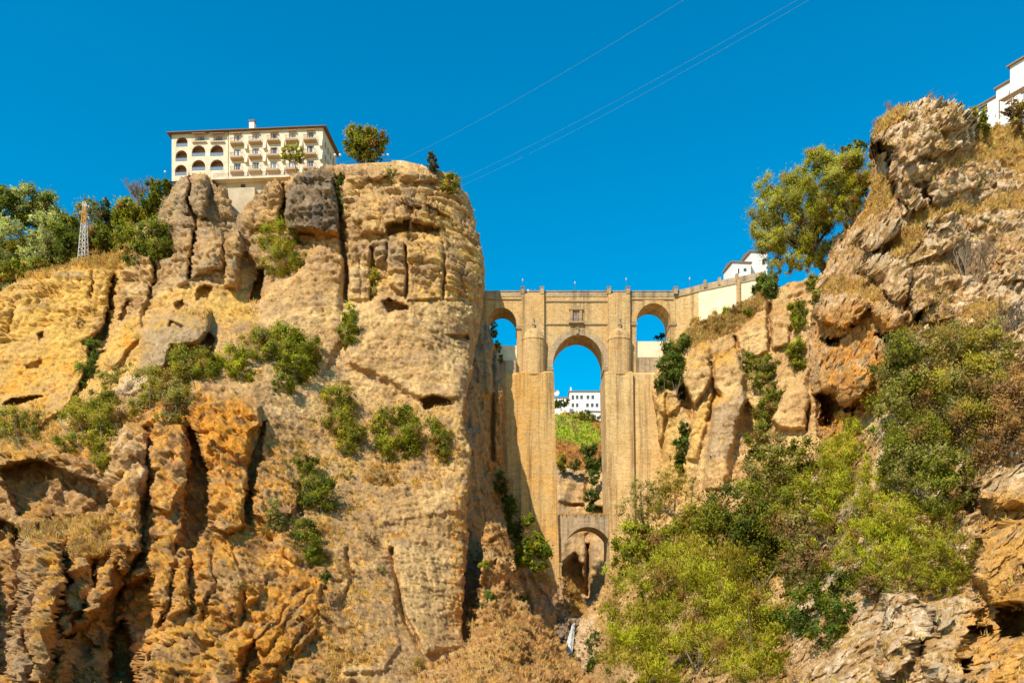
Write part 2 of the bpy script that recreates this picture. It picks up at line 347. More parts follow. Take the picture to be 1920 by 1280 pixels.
L1_PL = [
 (c1(200,180,240,150,370,150,372,300,378,420,330,500,420,600,415,650,300,660,200,650,130,550,150,420,210,330), 2.0, 9),
 (c1(385,160,470,110,520,130,535,250,525,400,500,500,450,530,400,470,385,350), 5.0, 9),
 (c1(560,130,620,150,630,230,680,300,740,380,780,480,780,520,640,530,600,400,570,260), 1.0, 8),
 (c1(210,660,410,660,405,760,390,900,360,1000,350,1130,250,1150,200,900,200,750), 2.0, 8),
 (c1(430,560,560,560,640,640,690,700,690,900,640,1000,420,1050,370,1100,400,900,430,700), 2.6, 8),
 (c1(700,740,830,620,860,720,860,850,820,920,820,1180,700,1150,690,950), 4.0, 7),
 (c1(840,870,900,850,960,960,990,1100,930,1200,830,1190), -2.0, 6),
 (c1(1000,970,1045,990,1045,1150,1030,1290,930,1290,960,1150), -6.0, 5),
 (c1(430,1200,500,1160,580,1180,540,1280,430,1280), -2.5, 6),
 (c1(870,560,900,480,1040,330,1060,190,1110,160,1190,200,1230,350,1200,450,1200,600,1150,620,1000,600,920,620), 2.5, 10),
 (P(532,390,535,365,555,350,590,340,620,345,632,370,636,410,634,440,600,434,570,428,540,434), 5.0, 13),
 (P(560,346,545,330,560,318,600,312,625,320,632,345,610,340,585,338), 2.5, 7),
 (c2(300,130,420,90,500,120,520,200,450,250,330,220), 1.4, 8),
 (c2(540,100,640,90,700,130,690,190,560,210,510,180), 2.2, 5),
 (c2(780,140,960,120,1130,160,1150,220,1000,240,800,210), 1.4, 6),
 (c2(470,590,520,440,680,380,800,410,860,440,890,560,680,680,470,690), 2.5, 9),
 (c2(680,620,890,580,890,690,690,700), -3.0, 5),
 (c2(700,360,880,360,1050,390,1200,440,1270,560,1200,520,1050,460,900,440,760,400), 1.9, 4),
 (c2(920,460,1050,470,1180,530,1190,630,1050,630,930,560), 2.0, 7),
 (c2(920,600,1170,640,1150,700,910,690), -2.2, 5),
 (c2(350,520,440,450,500,470,480,580,420,610), 1.2, 5),
 (c2(545,770,680,740,690,900,600,960,560,900), 1.5, 6), (c2(695,770,850,760,855,1100,840,1240,710,1150,690,950), 1.9, 5),
 (c2(865,760,1160,730,1190,850,1195,1280,860,1280), 2.2, 5), (c2(1180,740,1330,770,1490,800,1550,900,1560,1280,1200,1280,1200,900), 2.0, 7),
 (c2(430,860,540,830,550,900,545,1280,450,1280,440,1000), 1.0, 5), (c2(310,770,420,800,430,980,440,1280,330,1280,320,1000), 1.2, 5),
 (P(640,590,700,560,890,560,893,640,872,700,860,745,790,750,740,720,650,680), 2.6, 18),
 (c3(830,830,930,800,1060,840,1060,870,930,880,860,900), -3.5, 4), (c3(550,120,600,80,740,130,740,160,600,185), -3.0, 5),
 (c3(1030,340,1180,350,1200,400,1050,370), -1.5, 4),
 (P(490,540,560,500,600,460,640,480,640,560,640,640,600,700,560,640,500,610), 2.2, 14),
 (c4(-400,300,100,270,250,150,450,80,700,80,840,100,830,230,810,400,760,540,650,620,650,800,590,960,500,1150,300,1280,-400,1280), 3.8, 8),
 (c4(10,1110,80,1060,320,1050,250,1080,100,1125), -3.2, 3),
 (c4(270,580,320,560,330,610,280,630), -1.5, 4), (c4(180,820,300,780,340,820,200,850), -1.0, 4), (c4(600,640,640,630,640,670,605,670), -1.2, 3),
 (c4(1310,370,1370,330,1410,380,1340,400), -1.5, 4),
 (c4(860,200,960,0,1140,0,1150,180,1100,290,1060,420,1060,600,900,780,840,850,780,800,850,560,880,380), 2.2, 8),
 (c4(880,480,930,340,970,320,940,440,910,490), -1.8, 4),
 (c4(1060,560,1150,470,1300,410,1580,420,1560,550,1500,640,1300,680,1230,830,1100,870,1040,840,1050,680), 6.0, 9),
 (c4(1500,640,1560,570,1600,620,1600,760,1550,720), -3.0, 6), (c4(1270,470,1380,520,1370,560,1260,520), -1.5, 4),
 (c4(860,1000,950,900,1150,870,1190,960,1000,1030,940,1040), 2.0, 8),
 (z7(240,900,430,760,540,800,600,1000,560,1200,500,1300,200,1300,190,1100), -2.6, 16), (z7(430,380,480,300,560,340,550,600,520,800,480,900,440,780,420,560), 4.6, 11), (z7(570,360,690,320,710,420,690,560,640,640,570,620), 2.6, 9),
 (z7(700,290,740,340,780,480,790,680,740,780,680,770,690,560,720,420), -5.5, 6), (z7(730,240,850,200,970,240,975,340,920,460,930,560,910,690,850,720,780,690,780,480,740,330), 4.2, 9),
 (z7(930,330,1000,300,970,440,950,690,920,690,930,500), -2.8, 5), (z7(960,430,1060,430,1120,560,1110,650,1000,680,940,640), 2.0, 8),
 (z7(10,480,150,440,380,540,420,600,380,660,240,720,180,680,60,640), -5.5, 9), (z7(80,640,140,580,190,640,130,690), 2.2, 8),
 (z7(-60,650,90,700,100,900,60,1100,40,1250,-60,1250), -4.0, 9), (z7(100,700,230,760,240,900,200,1120,170,1300,60,1300,70,1080,110,900), 5.5, 9),
 (z7(250,840,340,830,330,960,280,1020,250,980), 2.2, 8), (z7(340,900,440,740,470,780,430,900,380,1000,330,1040), 2.6, 8),
 (z7(240,1100,330,1050,430,930,560,880,600,1080,540,1160,490,1290,240,1290), -4.5, 12), (z7(420,1080,470,1030,490,1100,500,1290,400,1290), -5.0, 6),
 (z7(520,1180,640,1080,730,1080,760,1160,860,1120,940,1140,900,1240,860,1300,520,1300), 3.0, 9), (z7(960,1080,1060,980,1200,900,1190,1080,1000,1280,900,1280), 2.0, 9),
 (z7(880,1200,960,1120,1000,1180,900,1290), -3.0, 7), (z7(560,820,700,800,720,1000,640,1040,560,960), 2.2, 10), (z7(740,800,920,780,1000,860,980,960,840,1040,740,980), 2.0, 12),
 (z8(570,740,700,720,860,760,870,900,860,1140,800,1150,720,1170,650,1050,610,900), 2.2, 9), (z8(440,960,560,900,600,960,620,1150,560,1240,400,1240), 1.2, 10),
 (z8(480,560,700,520,850,560,860,640,700,660,560,680), 1.0, 14)]
L1_CR = [(P(628,335,633,370,638,400,640,440,645,480,648,520,650,560), 3.5, 4.0), (c2(555,830,550,1000,555,1280), 3.0, 3.0), (c2(690,790,690,920), 2.0, 1.5), (c2(860,800,860,1240), 2.0, 2.0), (c2(1195,880,1195,1280), 2.0, 1.2),
  (c1(372,150,378,420,425,520,420,640,400,780,390,900,355,1080), 2.5, 3.5), (c1(690,690,690,900), 2.0, 1.5), (c1(40,900,20,1150), 3.0, 2.0), (c1(1215,200,1225,380,1205,450,1205,610), 3.0, 2.5), (P(529,350,530,400,534,430), 2.5, 2.0),
  (c4(700,90,690,200,670,280), 2.5, 1.5), (c4(835,150,830,300,800,480,760,600), 4.0, 3.5), (c4(1150,30,1145,190,1100,300), 2.5, 1.8), (c4(90,280,110,400,40,560), 3.0, 1.2),
  (z8(590,780,610,900,625,1000,660,1080,690,1140), 4.0, 2.8), (z8(420,780,440,900,400,1000), 3.0, 1.5), (z7(560,330,550,560,520,760), 4.0, 2.5), (z7(440,960,540,800), 3.5, 1.5), (z7(1120,540,1130,650), 4.0, 2.5),
 (z7(250,740,245,900,215,1100,180,1290), 6, 2.8), (z7(345,820,330,980,250,1110), 5, 2.6), (z7(560,540,545,760,470,900,420,1060), 6, 3.0), (z7(670,770,640,1000,560,1190), 5, 2.6), (z7(722,790,720,1020), 4, 2.0), (z7(800,760,810,900,770,1040), 4, 1.6), (z7(880,780,930,900,900,1060), 3.5, 1.4), (z7(60,700,80,900,50,1100), 5, 2.4), (z7(120,900,110,1100,130,1290), 4, 1.8)]
L1_CR += [(z7(1190,900,1130,1000,1080,1050,1010,1170), 3.5, 1.0), (z7(1110,930,1060,1040,960,1130), 3.0, 0.9), (z7(1050,980,1000,1060,930,1110), 2.6, 0.7), (z7(1180,1030,1100,1140,1040,1240), 4.0, 1.1)]
def d1(p, s):
    X, Y, Z = p[:, 0], p[:, 1], p[:, 2]; gx, gy = s.gx.ravel(), s.gy.ravel()
    strata = zone(s, P(-150,470, 240,470, 300,380, 340,320, 640,300, 860,320, 915,480, 910,570, 820,545, 700,540, 640,520, 560,480, 470,520, 360,540, 200,600, 0,640, -150,640), 40).ravel()
    crag = zone(s, P(-150,830, 200,800, 240,700, 420,720, 560,850, 620,1000, 700,1240, 700,1450, -150,1450), 40).ravel()
    mid = 1 - np.maximum(strata, crag)
    w = 3.0 * fbm(p / 14.0, 3, 3)
    zz = Z + w * 0.5 + 0.02 * X
    lay1 = perlin(np.stack([X / 26, Y / 26, (zz + 0.25 * fbm(p / 3.0, 2, 17)) / 1.7], 1), 5) + 0.45 * perlin(np.stack([X / 14, Y / 14, zz / 0.85], 1), 6)
    thin = perlin(np.stack([X / 11, Y / 11, (zz + 0.3 * fbm(p / 4.0, 2, 7)) / 0.62], 1), 15)
    ledge = np.sign(lay1) * np.sqrt(np.abs(lay1) + 1e-4) - 0.9 * np.exp(-(lay1 / 0.10) ** 2) - 1.15 * np.exp(-(thin / 0.13) ** 2) * sstep(-0.15, 0.1, perlin(p / 6.0, 16))
    h = strata * (0.8 * ledge * (0.35 + np.clip(0.6 + 1.5 * perlin(p / 7.0, 8), 0, 1.3)) + 0.4 * ridged(p / 5.0, 3, 9) - 0.4)
    pits = worley(p / 0.9, 4); pit2 = worley(p / 2.6, 14)
    h = h + mid * (0.75 * fbm(p / 6.0, 4, 12) + 0.42 * (0.5 - pits[0]) + 0.25 * (0.6 - pit2[0]) + 0.22 * ledge)
    wq = p + 0.9 * np.stack([fbm(p / 3.0, 3, 30), fbm(p / 3.0 + 40, 3, 31), fbm(p / 3.0 + 80, 3, 32)], 1)
    sh = np.stack([X + 0.25 * Z, Y, Z * 0.42], 1)
    big = ridged(sh / 5.0 + 0.25 * fbm(p / 6.0, 3, 33)[:, None], 2, 21)
    q1 = np.stack([wq[:, 0] + .25 * wq[:, 2], wq[:, 1], wq[:, 2] * .55], 1)
    h = h + crag * (1.6 * big + 0.6 * ridged(np.stack([X + .3 * Z, Y, Z * .17], 1) / 2.3 + 0.2 * fbm(p / 2.5, 2, 49)[:, None], 2, 48) + 1.45 * facet(q1 / 4.6, 22, .9) + 0.72 * facet(q1 / 2.0 + 5, 24, .8) + 0.2 * facet(wq / 0.9 + 9, 26, .7) + 1.2 * fbm(p / 9.0, 3, 28) - 1.8)
    k1 = worley(np.stack([X / 4.5, Y / 4.5, Z / 7.0], 1) + 0.35 * fbm(p / 3.0, 3, 44)[:, None], 45); k2 = worley(q1 / 2.2 + 0.3 * fbm(p / 1.5, 2, 46)[:, None], 47)
    h = h - (0.9 * strata + 0.55 * crag + 0.25 * mid) * np.exp(-((k1[1] - k1[0]) / 0.07) ** 2) + 0.22 * strata * (k1[2] - 0.5) - 0.22 * crag * np.exp(-((k2[1] - k2[0]) / 0.14) ** 2)
    h = h + (1 - crag) * (1 - 0.75 * strata) * (0.32 * facet(wq / 3.0 + 3, 34) + 0.2 * facet(wq / 1.1 + 6, 35))
    h = h + (0.26 - 0.06 * crag) * fbm(p / 1.3, 3, 33, 0.6)
    s.led = ledge.reshape(s.gx.shape); s.strata = strata.reshape(s.gx.shape); s.crag = crag.reshape(s.gx.shape)
    return h
def col1(s):
    p = s.P.reshape(-1, 3); sh = s.gx.shape
    n1 = fbm(p / 12.0, 4, 50).reshape(sh); n2 = fbm(p / 3.5, 4, 54, 0.6).reshape(sh); n3 = fbm(p * np.array((0.5, 0.5, 0.09)), 3, 58).reshape(sh)
    c = np.tile(TAN, sh + (1,)); c = lay(c, PALE, sstep(-0.15, 0.35, n1 + 0.5 * n2))
    n5 = fbm(p / 5.0, 4, 57).reshape(sh); c = lay(c, np.array((0.36, 0.24, 0.14)), 0.65 * sstep(0.0, 0.35, n5 + 0.35 * n3))
    yel = zone(s, P(-150,480, 230,470, 215,620, 320,540, 460,540, 480,600, 300,620, 260,700, 170,760, 100,800, -150,820), 14)
    c = lay(c, OCHRE, yel * np.clip(0.8 + n1, 0, 1))
    c = lay(c, OCHRE, 0.75 * zone(s, c2(560,420,1250,460,1560,860,1560,1280,560,1290,560,900), 18) * sstep(-0.25, 0.25, n1 + 0.6 * n2))
    up = zone(s, P(280,320, 440,330, 480,400, 480,500, 400,520, 330,520, 280,480), 14)
    c = lay(c, GREY, 0.75 * up * sstep(-0.35, 0.2, n1 + n2))
    c = lay(c, TAN, 0.8 * zone(s, P(455,380, 510,335, 530,330, 530,430, 460,430), 8))
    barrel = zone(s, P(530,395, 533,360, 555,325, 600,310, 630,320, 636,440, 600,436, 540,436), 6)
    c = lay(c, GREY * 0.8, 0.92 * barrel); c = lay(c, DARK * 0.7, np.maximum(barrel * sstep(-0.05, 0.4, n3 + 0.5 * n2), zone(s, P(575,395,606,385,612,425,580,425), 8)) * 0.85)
    c = lay(c, ORANGE, 0.7 * zone(s, P(560,426, 640,436, 640,446, 560,440), 4))
    c = lay(c, GREY, 0.55 * s.strata * sstep(0.1, 0.55, s.led * 0.5 + n1 + 0.4 * n2) )
    c = lay(c, GREY, 0.7 * zone(s, c2(540,740,850,760,850,960,560,960), 10) * sstep(-0.3, 0.2, n2 + 0.2)); c = lay(c, GREY, 0.6 * zone(s, c2(1180,760,1330,780,1300,960,1200,960), 10))
    c = lay(c, GREY, 0.75 * zone(s, c4(1060,560,1150,470,1300,410,1600,420,1560,550,1400,660,1230,830,1040,870), 6) * sstep(-0.4, 0.15, n2 + 0.15))
    c = lay(c, ORANGE, 0.8 * zone(s, c4(950,400,1060,380,1060,700,920,760,900,600), 12) * sstep(-0.1, 0.35, n2 + n1))
    c = lay(c, ORANGE, 0.7 * zone(s, c4(-200,760,400,740,640,800,560,1000,300,1150,-200,1150), 20) * sstep(-0.05, 0.35, n2 + 0.5 * n1))
    lo = zone(s, P(-150,860, 220,820, 300,720, 420,730, 500,800, 560,900, 620,1100, 560,1450, -150,1450), 25)
    c = lay(c, ORANGE * 0.86, lo * sstep(-0.1, 0.3, 0.5 * n1 + 0.8 * n2 + 0.1) * 0.85)
    c = lay(c, PALE, lo * sstep(0.15, 0.6, n2 - 0.4 * n1) * 0.6); c = lay(c, np.array((0.30, 0.16, 0.06)), lo * sstep(0.05, 0.35, 0.5 * n5 - 0.8 * n2) * 0.65)
    c = lay(c, ORANGE, 0.85 * zone(s, z7(720,240,950,220,930,460,780,460), 14) * sstep(-0.3, 0.15, n2 + 0.2)); c = lay(c, ORANGE * 0.95, 0.8 * zone(s, z7(900,900,1230,860,1200,1100,980,1300,860,1300), 20) * sstep(-0.35, 0.2, n2 + 0.1))
    c = lay(c, GREY, 0.8 * zone(s, P(-60,860, 210,880, 200,980, 80,1000, -60,1000), 14) * sstep(-0.2, 0.3, n2)); c = lay(c, GREY, 0.75 * zone(s, P(-60,980, 60,1000, 70,1200, 60,1420, -60,1420), 14) * sstep(-0.35, 0.2, n2))
    c = lay(c, PALE, 0.9 * zone(s, z8(590,760,860,780,860,1140,720,1160,640,1020), 12)); c = lay(c, OCHRE * np.array((1, .85, .7)), 0.7 * zone(s, P(850,880, 880,890, 870,1180, 845,1180), 8) * sstep(-0.3, 0.2, n2))
    c = lay(c, WHITE * 0.9, 0.7 * zone(s, c4(860,1000,950,900,1180,880,1200,1000,960,1060), 8)); c = lay(c, WHITE * 0.85, 0.6 * zone(s, z7(450,270,560,340,540,540,440,420), 10) * sstep(-0.2, 0.2, n2))
    shelf = zone(s, P(480,860, 640,740, 870,760, 870,870, 720,960, 640,1060, 560,960), 25)
    c = lay(c, STRAW * np.array((0.78, 0.82, 0.95)), 0.7 * shelf * sstep(-0.1, 0.35, n2 + 0.2 * n1))
    nz = s.n[..., 2]
    c = lay(c, STRAW * np.array((0.9, 0.9, 1.0)), 0.75 * sstep(0.7, 0.95, s.nb[..., 2] + 0.35 * n2))
    top = zone(s, P(-50,530, 60,508, 150,484, 230,468, 240,480, 215,504, 130,500, 60,522), 5); c = lay(c, STRAW, 0.9 * top)
    s.led2 = np.maximum(zone(s, P(10,985,220,962,220,985,120,1010,20,1010), 6), zone(s, P(110,1015,215,1000,210,1040,120,1040), 8))
    s.grassw = np.clip(0.95 * top + 0.5 * (1 - lo) * sstep(0.72, 0.9, s.nb[..., 2] + 0.2 * n2) + 0.3 * shelf * sstep(0.05, 0.3, n2) + 0.8 * s.led2 + 0.10 * lo * sstep(0.1, 0.4, n1), 0, 1)
    return np.clip(c * (1 + 0.38 * n2)[..., None], 0.02, 0.8)
Layer('cliff_of_hotel', L1_OUT, L1_D, 2.0, (-298, 912, 300, 1418), L1_PL, L1_CR, d1, col1, seed=1, edge_r=16, vw=0.15, skirt=((3, 2), (9, 5), (19, 9)))

# ---- the shaded flank of that cliff, next to the bridge
def d2(p, s):
    X, Y, Z = p.T
    return 0.7 * facet(np.stack([X / 2.6, Y / 2.6, Z / 4.5], 1), 60) + 0.3 * facet(p / 1.0, 62) + 0.9 * ridged(np.stack([X / 3.2, Y / 3.2, Z / 12], 1), 3, 61) + 0.5 * fbm(p / 3.0, 4, 63, 0.6) + 0.3 * perlin(np.stack([X / 9, Y / 9, Z / 1.2], 1), 66) - 0.6
def col2(s):
    p = s.P.reshape(-1, 3); sh = s.gx.shape; n1 = fbm(p / 8.0, 4, 70).reshape(sh); n2 = fbm(p / 2.5, 4, 74, 0.6).reshape(sh)
    c = lay(np.tile(TAN * 0.95, sh + (1,)), GREY, sstep(-0.3, 0.25, n1 + n2 - 0.25 + 0.35 * (s.gy < 720)))
    c = lay(c, ORANGE * 0.7, zone(s, P(905,740, 945,740, 945,960, 915,960), 14) * sstep(-0.3, 0.2, n2) * 0.8)
    s.grassw = 0.3 * sstep(0.5, 0.8, s.nb[..., 2])
    return np.clip(c * (1 + 0.2 * n2)[..., None], 0.02, 0.8)
Layer('cliff_flank', P(850,560, 902,594, 916,610, 925,640, 931,665, 940,690, 944,720, 943,760, 941,800, 941,850, 944,900, 950,950, 958,1000, 975,1040, 1000,1062, 1032,1085, 1050,1110, 1056,1150, 1052,1200, 1050,1320, 850,1320),
      [(850,560,221),(916,610,226),(880,700,217),(943,690,225.5),(880,850,213),(944,850,224),(880,1000,209),(960,1000,222),(1000,1062,224),(1030,1090,226),(880,1150,204),(950,1150,213),(1050,1150,222),(850,1320,198),(1050,1320,212)],
      2.0, (850, 1060, 560, 1316), [(P(912,612,926,660,928,740,912,740,906,660), 1.5, 8), (P(925,700,943,720,941,860,926,860), 1.2, 8), (P(985,1075,1040,1095,1050,1180,1000,1180), 2.0, 14)], [(P(924,660,926,760,924,860), 3, 2.5)], d2, col2, seed=2, edge_r=8, warp=3)

# ---- dry outcrop and slope at the foot, middle of the picture
def d6(p, s):
    X, Y, Z = p.T; b = worley(p / 3.0 + 0.4 * fbm(p / 3.0, 2, 80)[:, None], 81)
    w = p + 0.7 * np.stack([fbm(p / 2.5, 3, 85), fbm(p / 2.5 + 40, 3, 86), fbm(p / 2.5 + 80, 3, 87)], 1)
    return 1.7 * facet(w / 3.4, 82, .9) + 0.8 * facet(w / 1.5 + 4, 83) + 0.28 * facet(w / 0.7 + 8, 84) + 1.0 * fbm(p / 5.0, 3, 88) + 0.2 * fbm(p / 0.8, 3, 89)
def col6(s):
    p = s.P.reshape(-1, 3); sh = s.gx.shape; n1 = fbm(p / 6.0, 4, 90).reshape(sh); n2 = fbm(p / 2.0, 4, 94, 0.6).reshape(sh)
    c = lay(np.tile(ORANGE * np.array((0.85, 0.95, 1.3)), sh + (1,)), TAN, sstep(-0.2, 0.3, n1 + n2))
    sl = zone(s, P(860,1200, 900,1180, 960,1130, 1000,1160, 1110,1280, 1150,1420, 860,1420), 20)
    c = lay(c, STRAW * np.array((0.85, 0.75, 0.85)), 0.6 * sl * sstep(-0.1, 0.3, n2 + 0.05)); c = lay(c, BROWN * 1.3, 0.65 * sstep(0.0, 0.35, n2 - n1)); c = lay(c, PALE, 0.6 * sstep(0.12, 0.4, -n2 + 0.3 * n1))
    s.grassw = np.clip(0.75 * sl * sstep(0.05, 0.35, n2 + 0.3 * n1) + 0.3 * sstep(0.6, 0.9, s.n[..., 2]), 0, 1)
    return np.clip(c * (1 + 0.25 * n2)[..., None], 0.02, 0.8)
Layer('dry_slope', P(760,1420, 780,1268, 800,1244, 835,1228, 862,1212, 880,1190, 893,1150, 899,1100, 902,1050, 904,1000, 912,980, 925,974, 940,980, 950,992, 953,1012, 964,1030, 962,1052, 970,1072, 967,1100, 975,1124, 987,1132, 1000,1150, 1012,1154, 1024,1172, 1040,1186, 1052,1204, 1066,1214, 1072,1232, 1086,1240, 1098,1262, 1112,1272, 1130,1300, 1150,1420),
      [(850,1200,140),(905,1000,178),(935,980,182),(955,1020,184),(900,1100,160),(930,1080,162),(965,1100,176),(880,1190,140),(940,1180,140),(1000,1170,156),(1060,1230,150),(860,1290,104),(960,1280,106),(1050,1280,112),(1110,1285,118),(770,1290,108),(770,1420,84),(850,1420,76),(1000,1420,78),(1150,1420,86)],
      2.0, (756, 1152, 966, 1418), [(P(930,1190,960,1175,990,1200,970,1240,935,1230), 3.0, 7), (P(820,1250,870,1235,900,1270,880,1300,830,1300), 2.5, 7), (P(975,1245,1020,1240,1045,1275,990,1290), 2.5, 7), (P(1010,1200,1040,1205,1050,1240,1015,1240), 1.6, 7), (P(880,1230,910,1215,930,1250,900,1275), 1.5, 8), (P(908,1060,930,1050,945,1090,930,1110,905,1100), -2.5, 8), (P(910,1110,950,1100,960,1150,900,1170), 2.0, 10)], [], d6, col6, seed=3, edge_r=9, rough=1.6)
# ---- cliff under the right end of the bridge
def d3(p, s):
    X, Y, Z = p.T; pits = worley(p / 1.1, 104)
    lay1 = perlin(np.stack([X / 12, Y / 12, (Z + 2 * fbm(p / 9.0, 2, 101)) / 1.5], 1), 102)
    up = sstep(640, 600, s.gy.ravel() - 0 * s.gx.ravel())
    return 0.9 * fbm(p / 5.0, 4, 103) + 0.4 * (0.5 - pits[0]) + (0.25 + 0.5 * up) * np.sign(lay1) * np.sqrt(np.abs(lay1) + 1e-4) + 0.35 * fbm(p / 1.4, 3, 106, 0.65) + 0.35 * facet(p / 2.6, 107) + 0.18 * facet(p / 1.0, 108)
def col3(s):
    p = s.P.reshape(-1, 3); sh = s.gx.shape; n1 = fbm(p / 8.0, 4, 110).reshape(sh); n2 = fbm(p / 2.2, 4, 114, 0.6).reshape(sh)
    c = lay(np.tile(TAN, sh + (1,)), PALE, sstep(-0.25, 0.25, n1 + 0.5 * n2))
    c = lay(c, OCHRE, 0.7 * zone(s, c8(260,1280,300,950,430,790,450,860,390,1050,330,1280), 10)); c = lay(c, GREY * 1.25, 0.7 * zone(s, c8(440,900,640,780,660,850,600,1060,560,1280,400,1280), 8) * sstep(-0.3, 0.2, n2 + 0.2))
    c = lay(c, OCHRE, 0.5 * zone(s, P(1228,730,1260,730,1290,860,1290,1000,1245,1000), 8))
    c = lay(c, STRAW * 0.9, 0.8 * sstep(0.4, 0.75, s.nb[..., 2] + 0.3 * n2)); c = lay(c, BROWN * 1.6, 0.55 * zone(s, P(1370,560,1560,480,1600,900,1480,800,1440,620,1380,620), 20) * sstep(-0.3, 0.3, n2))
    s.grassw = np.clip(0.8 * zone(s, P(1270,640,1300,605,1380,575,1440,540,1440,560,1380,620,1300,650), 6) + 0.4 * sstep(0.7, 0.9, s.nb[..., 2] + 0.2 * n2), 0, 1)
    return np.clip(c * (1 + 0.2 * n2)[..., None], 0.02, 0.8)
Layer('cliff_of_bridge', P(1222,740, 1226,700, 1242,668, 1258,645, 1275,632, 1292,618, 1330,600, 1372,578, 1402,560, 1432,544, 1480,528, 1530,515, 1600,480, 1640,480, 1640,1060, 1240,1060, 1240,900, 1236,840, 1230,775),
      [(1229,740,219),(1245,850,219),(1260,650,222),(1290,620,222),(1330,602,221),(1400,562,217),(1440,545,214),(1530,515,206),(1640,480,196),(1300,700,214),(1400,680,211),(1500,650,204),(1640,650,192),(1250,950,216),(1320,850,206),(1420,850,202),(1520,850,194),(1640,850,184),(1250,1060,212),(1320,1000,198),(1450,1060,182),(1640,1060,168)],
      2.0, (1214, 1640, 476, 1058), [
 (c8(245,690,300,560,330,480,410,500,430,600,435,700,380,820,300,910,250,780), 3.6, 11), (c8(430,580,610,520,670,680,640,780,500,830,450,770), 3.6, 11), (c8(440,900,500,830,640,780,670,850,610,1060,560,1280,540,1500,380,1500,430,1060), 4.2, 12),
 (c8(300,950,430,800,440,780,450,860,390,1050,330,1280,260,1280), 1.6, 8), (c8(30,880,110,790,190,800,200,900,110,980,60,950), 1.5, 6), (c8(860,1000,940,820,1110,640,1120,900,1080,1060,900,1060), 2.6, 9),
 (c8(600,400,700,300,820,300,830,530,740,570,640,520), 1.6, 7), (c8(840,250,1000,180,990,300,960,480,850,520), 1.6, 7), (c8(190,800,240,760,300,920,290,1000,200,900), -3.5, 5), (c8(670,880,690,860,760,1000,700,1200,640,1060), -3.0, 7)],
 [(c8(430,600,435,700,450,800,400,1000), 3, 2.6), (c8(830,200,840,350,840,520), 3, 2.0), (c8(600,420,610,500), 2.5, 2.0), (c8(1120,900,1100,1080), 3, 2.0), (c8(105,830,105,1000,80,1280), 2.5, 1.5)], d3, col3, seed=4, edge_r=12)

# ---- near crag on the right
L4_OUT = P(2330,190, 2060,215, 1960,228, 1920,240, 1895,243, 1870,238, 1850,236, 1832,246, 1822,216, 1800,194, 1760,190, 1725,189, 1690,200, 1660,214, 1641,238, 1633,272, 1641,300, 1632,335, 1630,362, 1622,385, 1605,400, 1580,430, 1562,440, 1556,470, 1546,500, 1531,530,
           1524,560, 1519,600, 1514,640, 1520,690, 1528,740, 1532,790, 1540,830, 1545,870, 1520,900, 1500,950, 1490,1000, 1480,1420, 2330,1420)
def d4(p, s):
    X, Y, Z = p.T
    w = p + 0.55 * np.stack([fbm(p / 2.0, 3, 120), fbm(p / 2.0 + 40, 3, 121), fbm(p / 2.0 + 80, 3, 122)], 1)
    q = np.stack([(w[:, 0] + 0.5 * w[:, 2]), w[:, 1], (w[:, 2] - 0.5 * w[:, 0]) * 1.5], 1)
    kw = worley(q / 3.0 + 0.3 * fbm(p / 1.5, 2, 118)[:, None], 119); kk4 = kw[1] - kw[0]
    return 0.9 * ridged(p / 7.0, 2, 124) + 1.15 * facet(q / 3.6, 125, .9) + 0.56 * facet(q / 1.6 + 5, 126, .9) + 0.22 * facet(w / 0.7 + 9, 127, .8) + 0.07 * facet(w / 0.33 + 9, 129, .7) + 0.22 * fbm(p / 0.7, 3, 128, 0.65) - 0.9 - 0.35 * np.exp(-(kk4 / 0.10) ** 2)
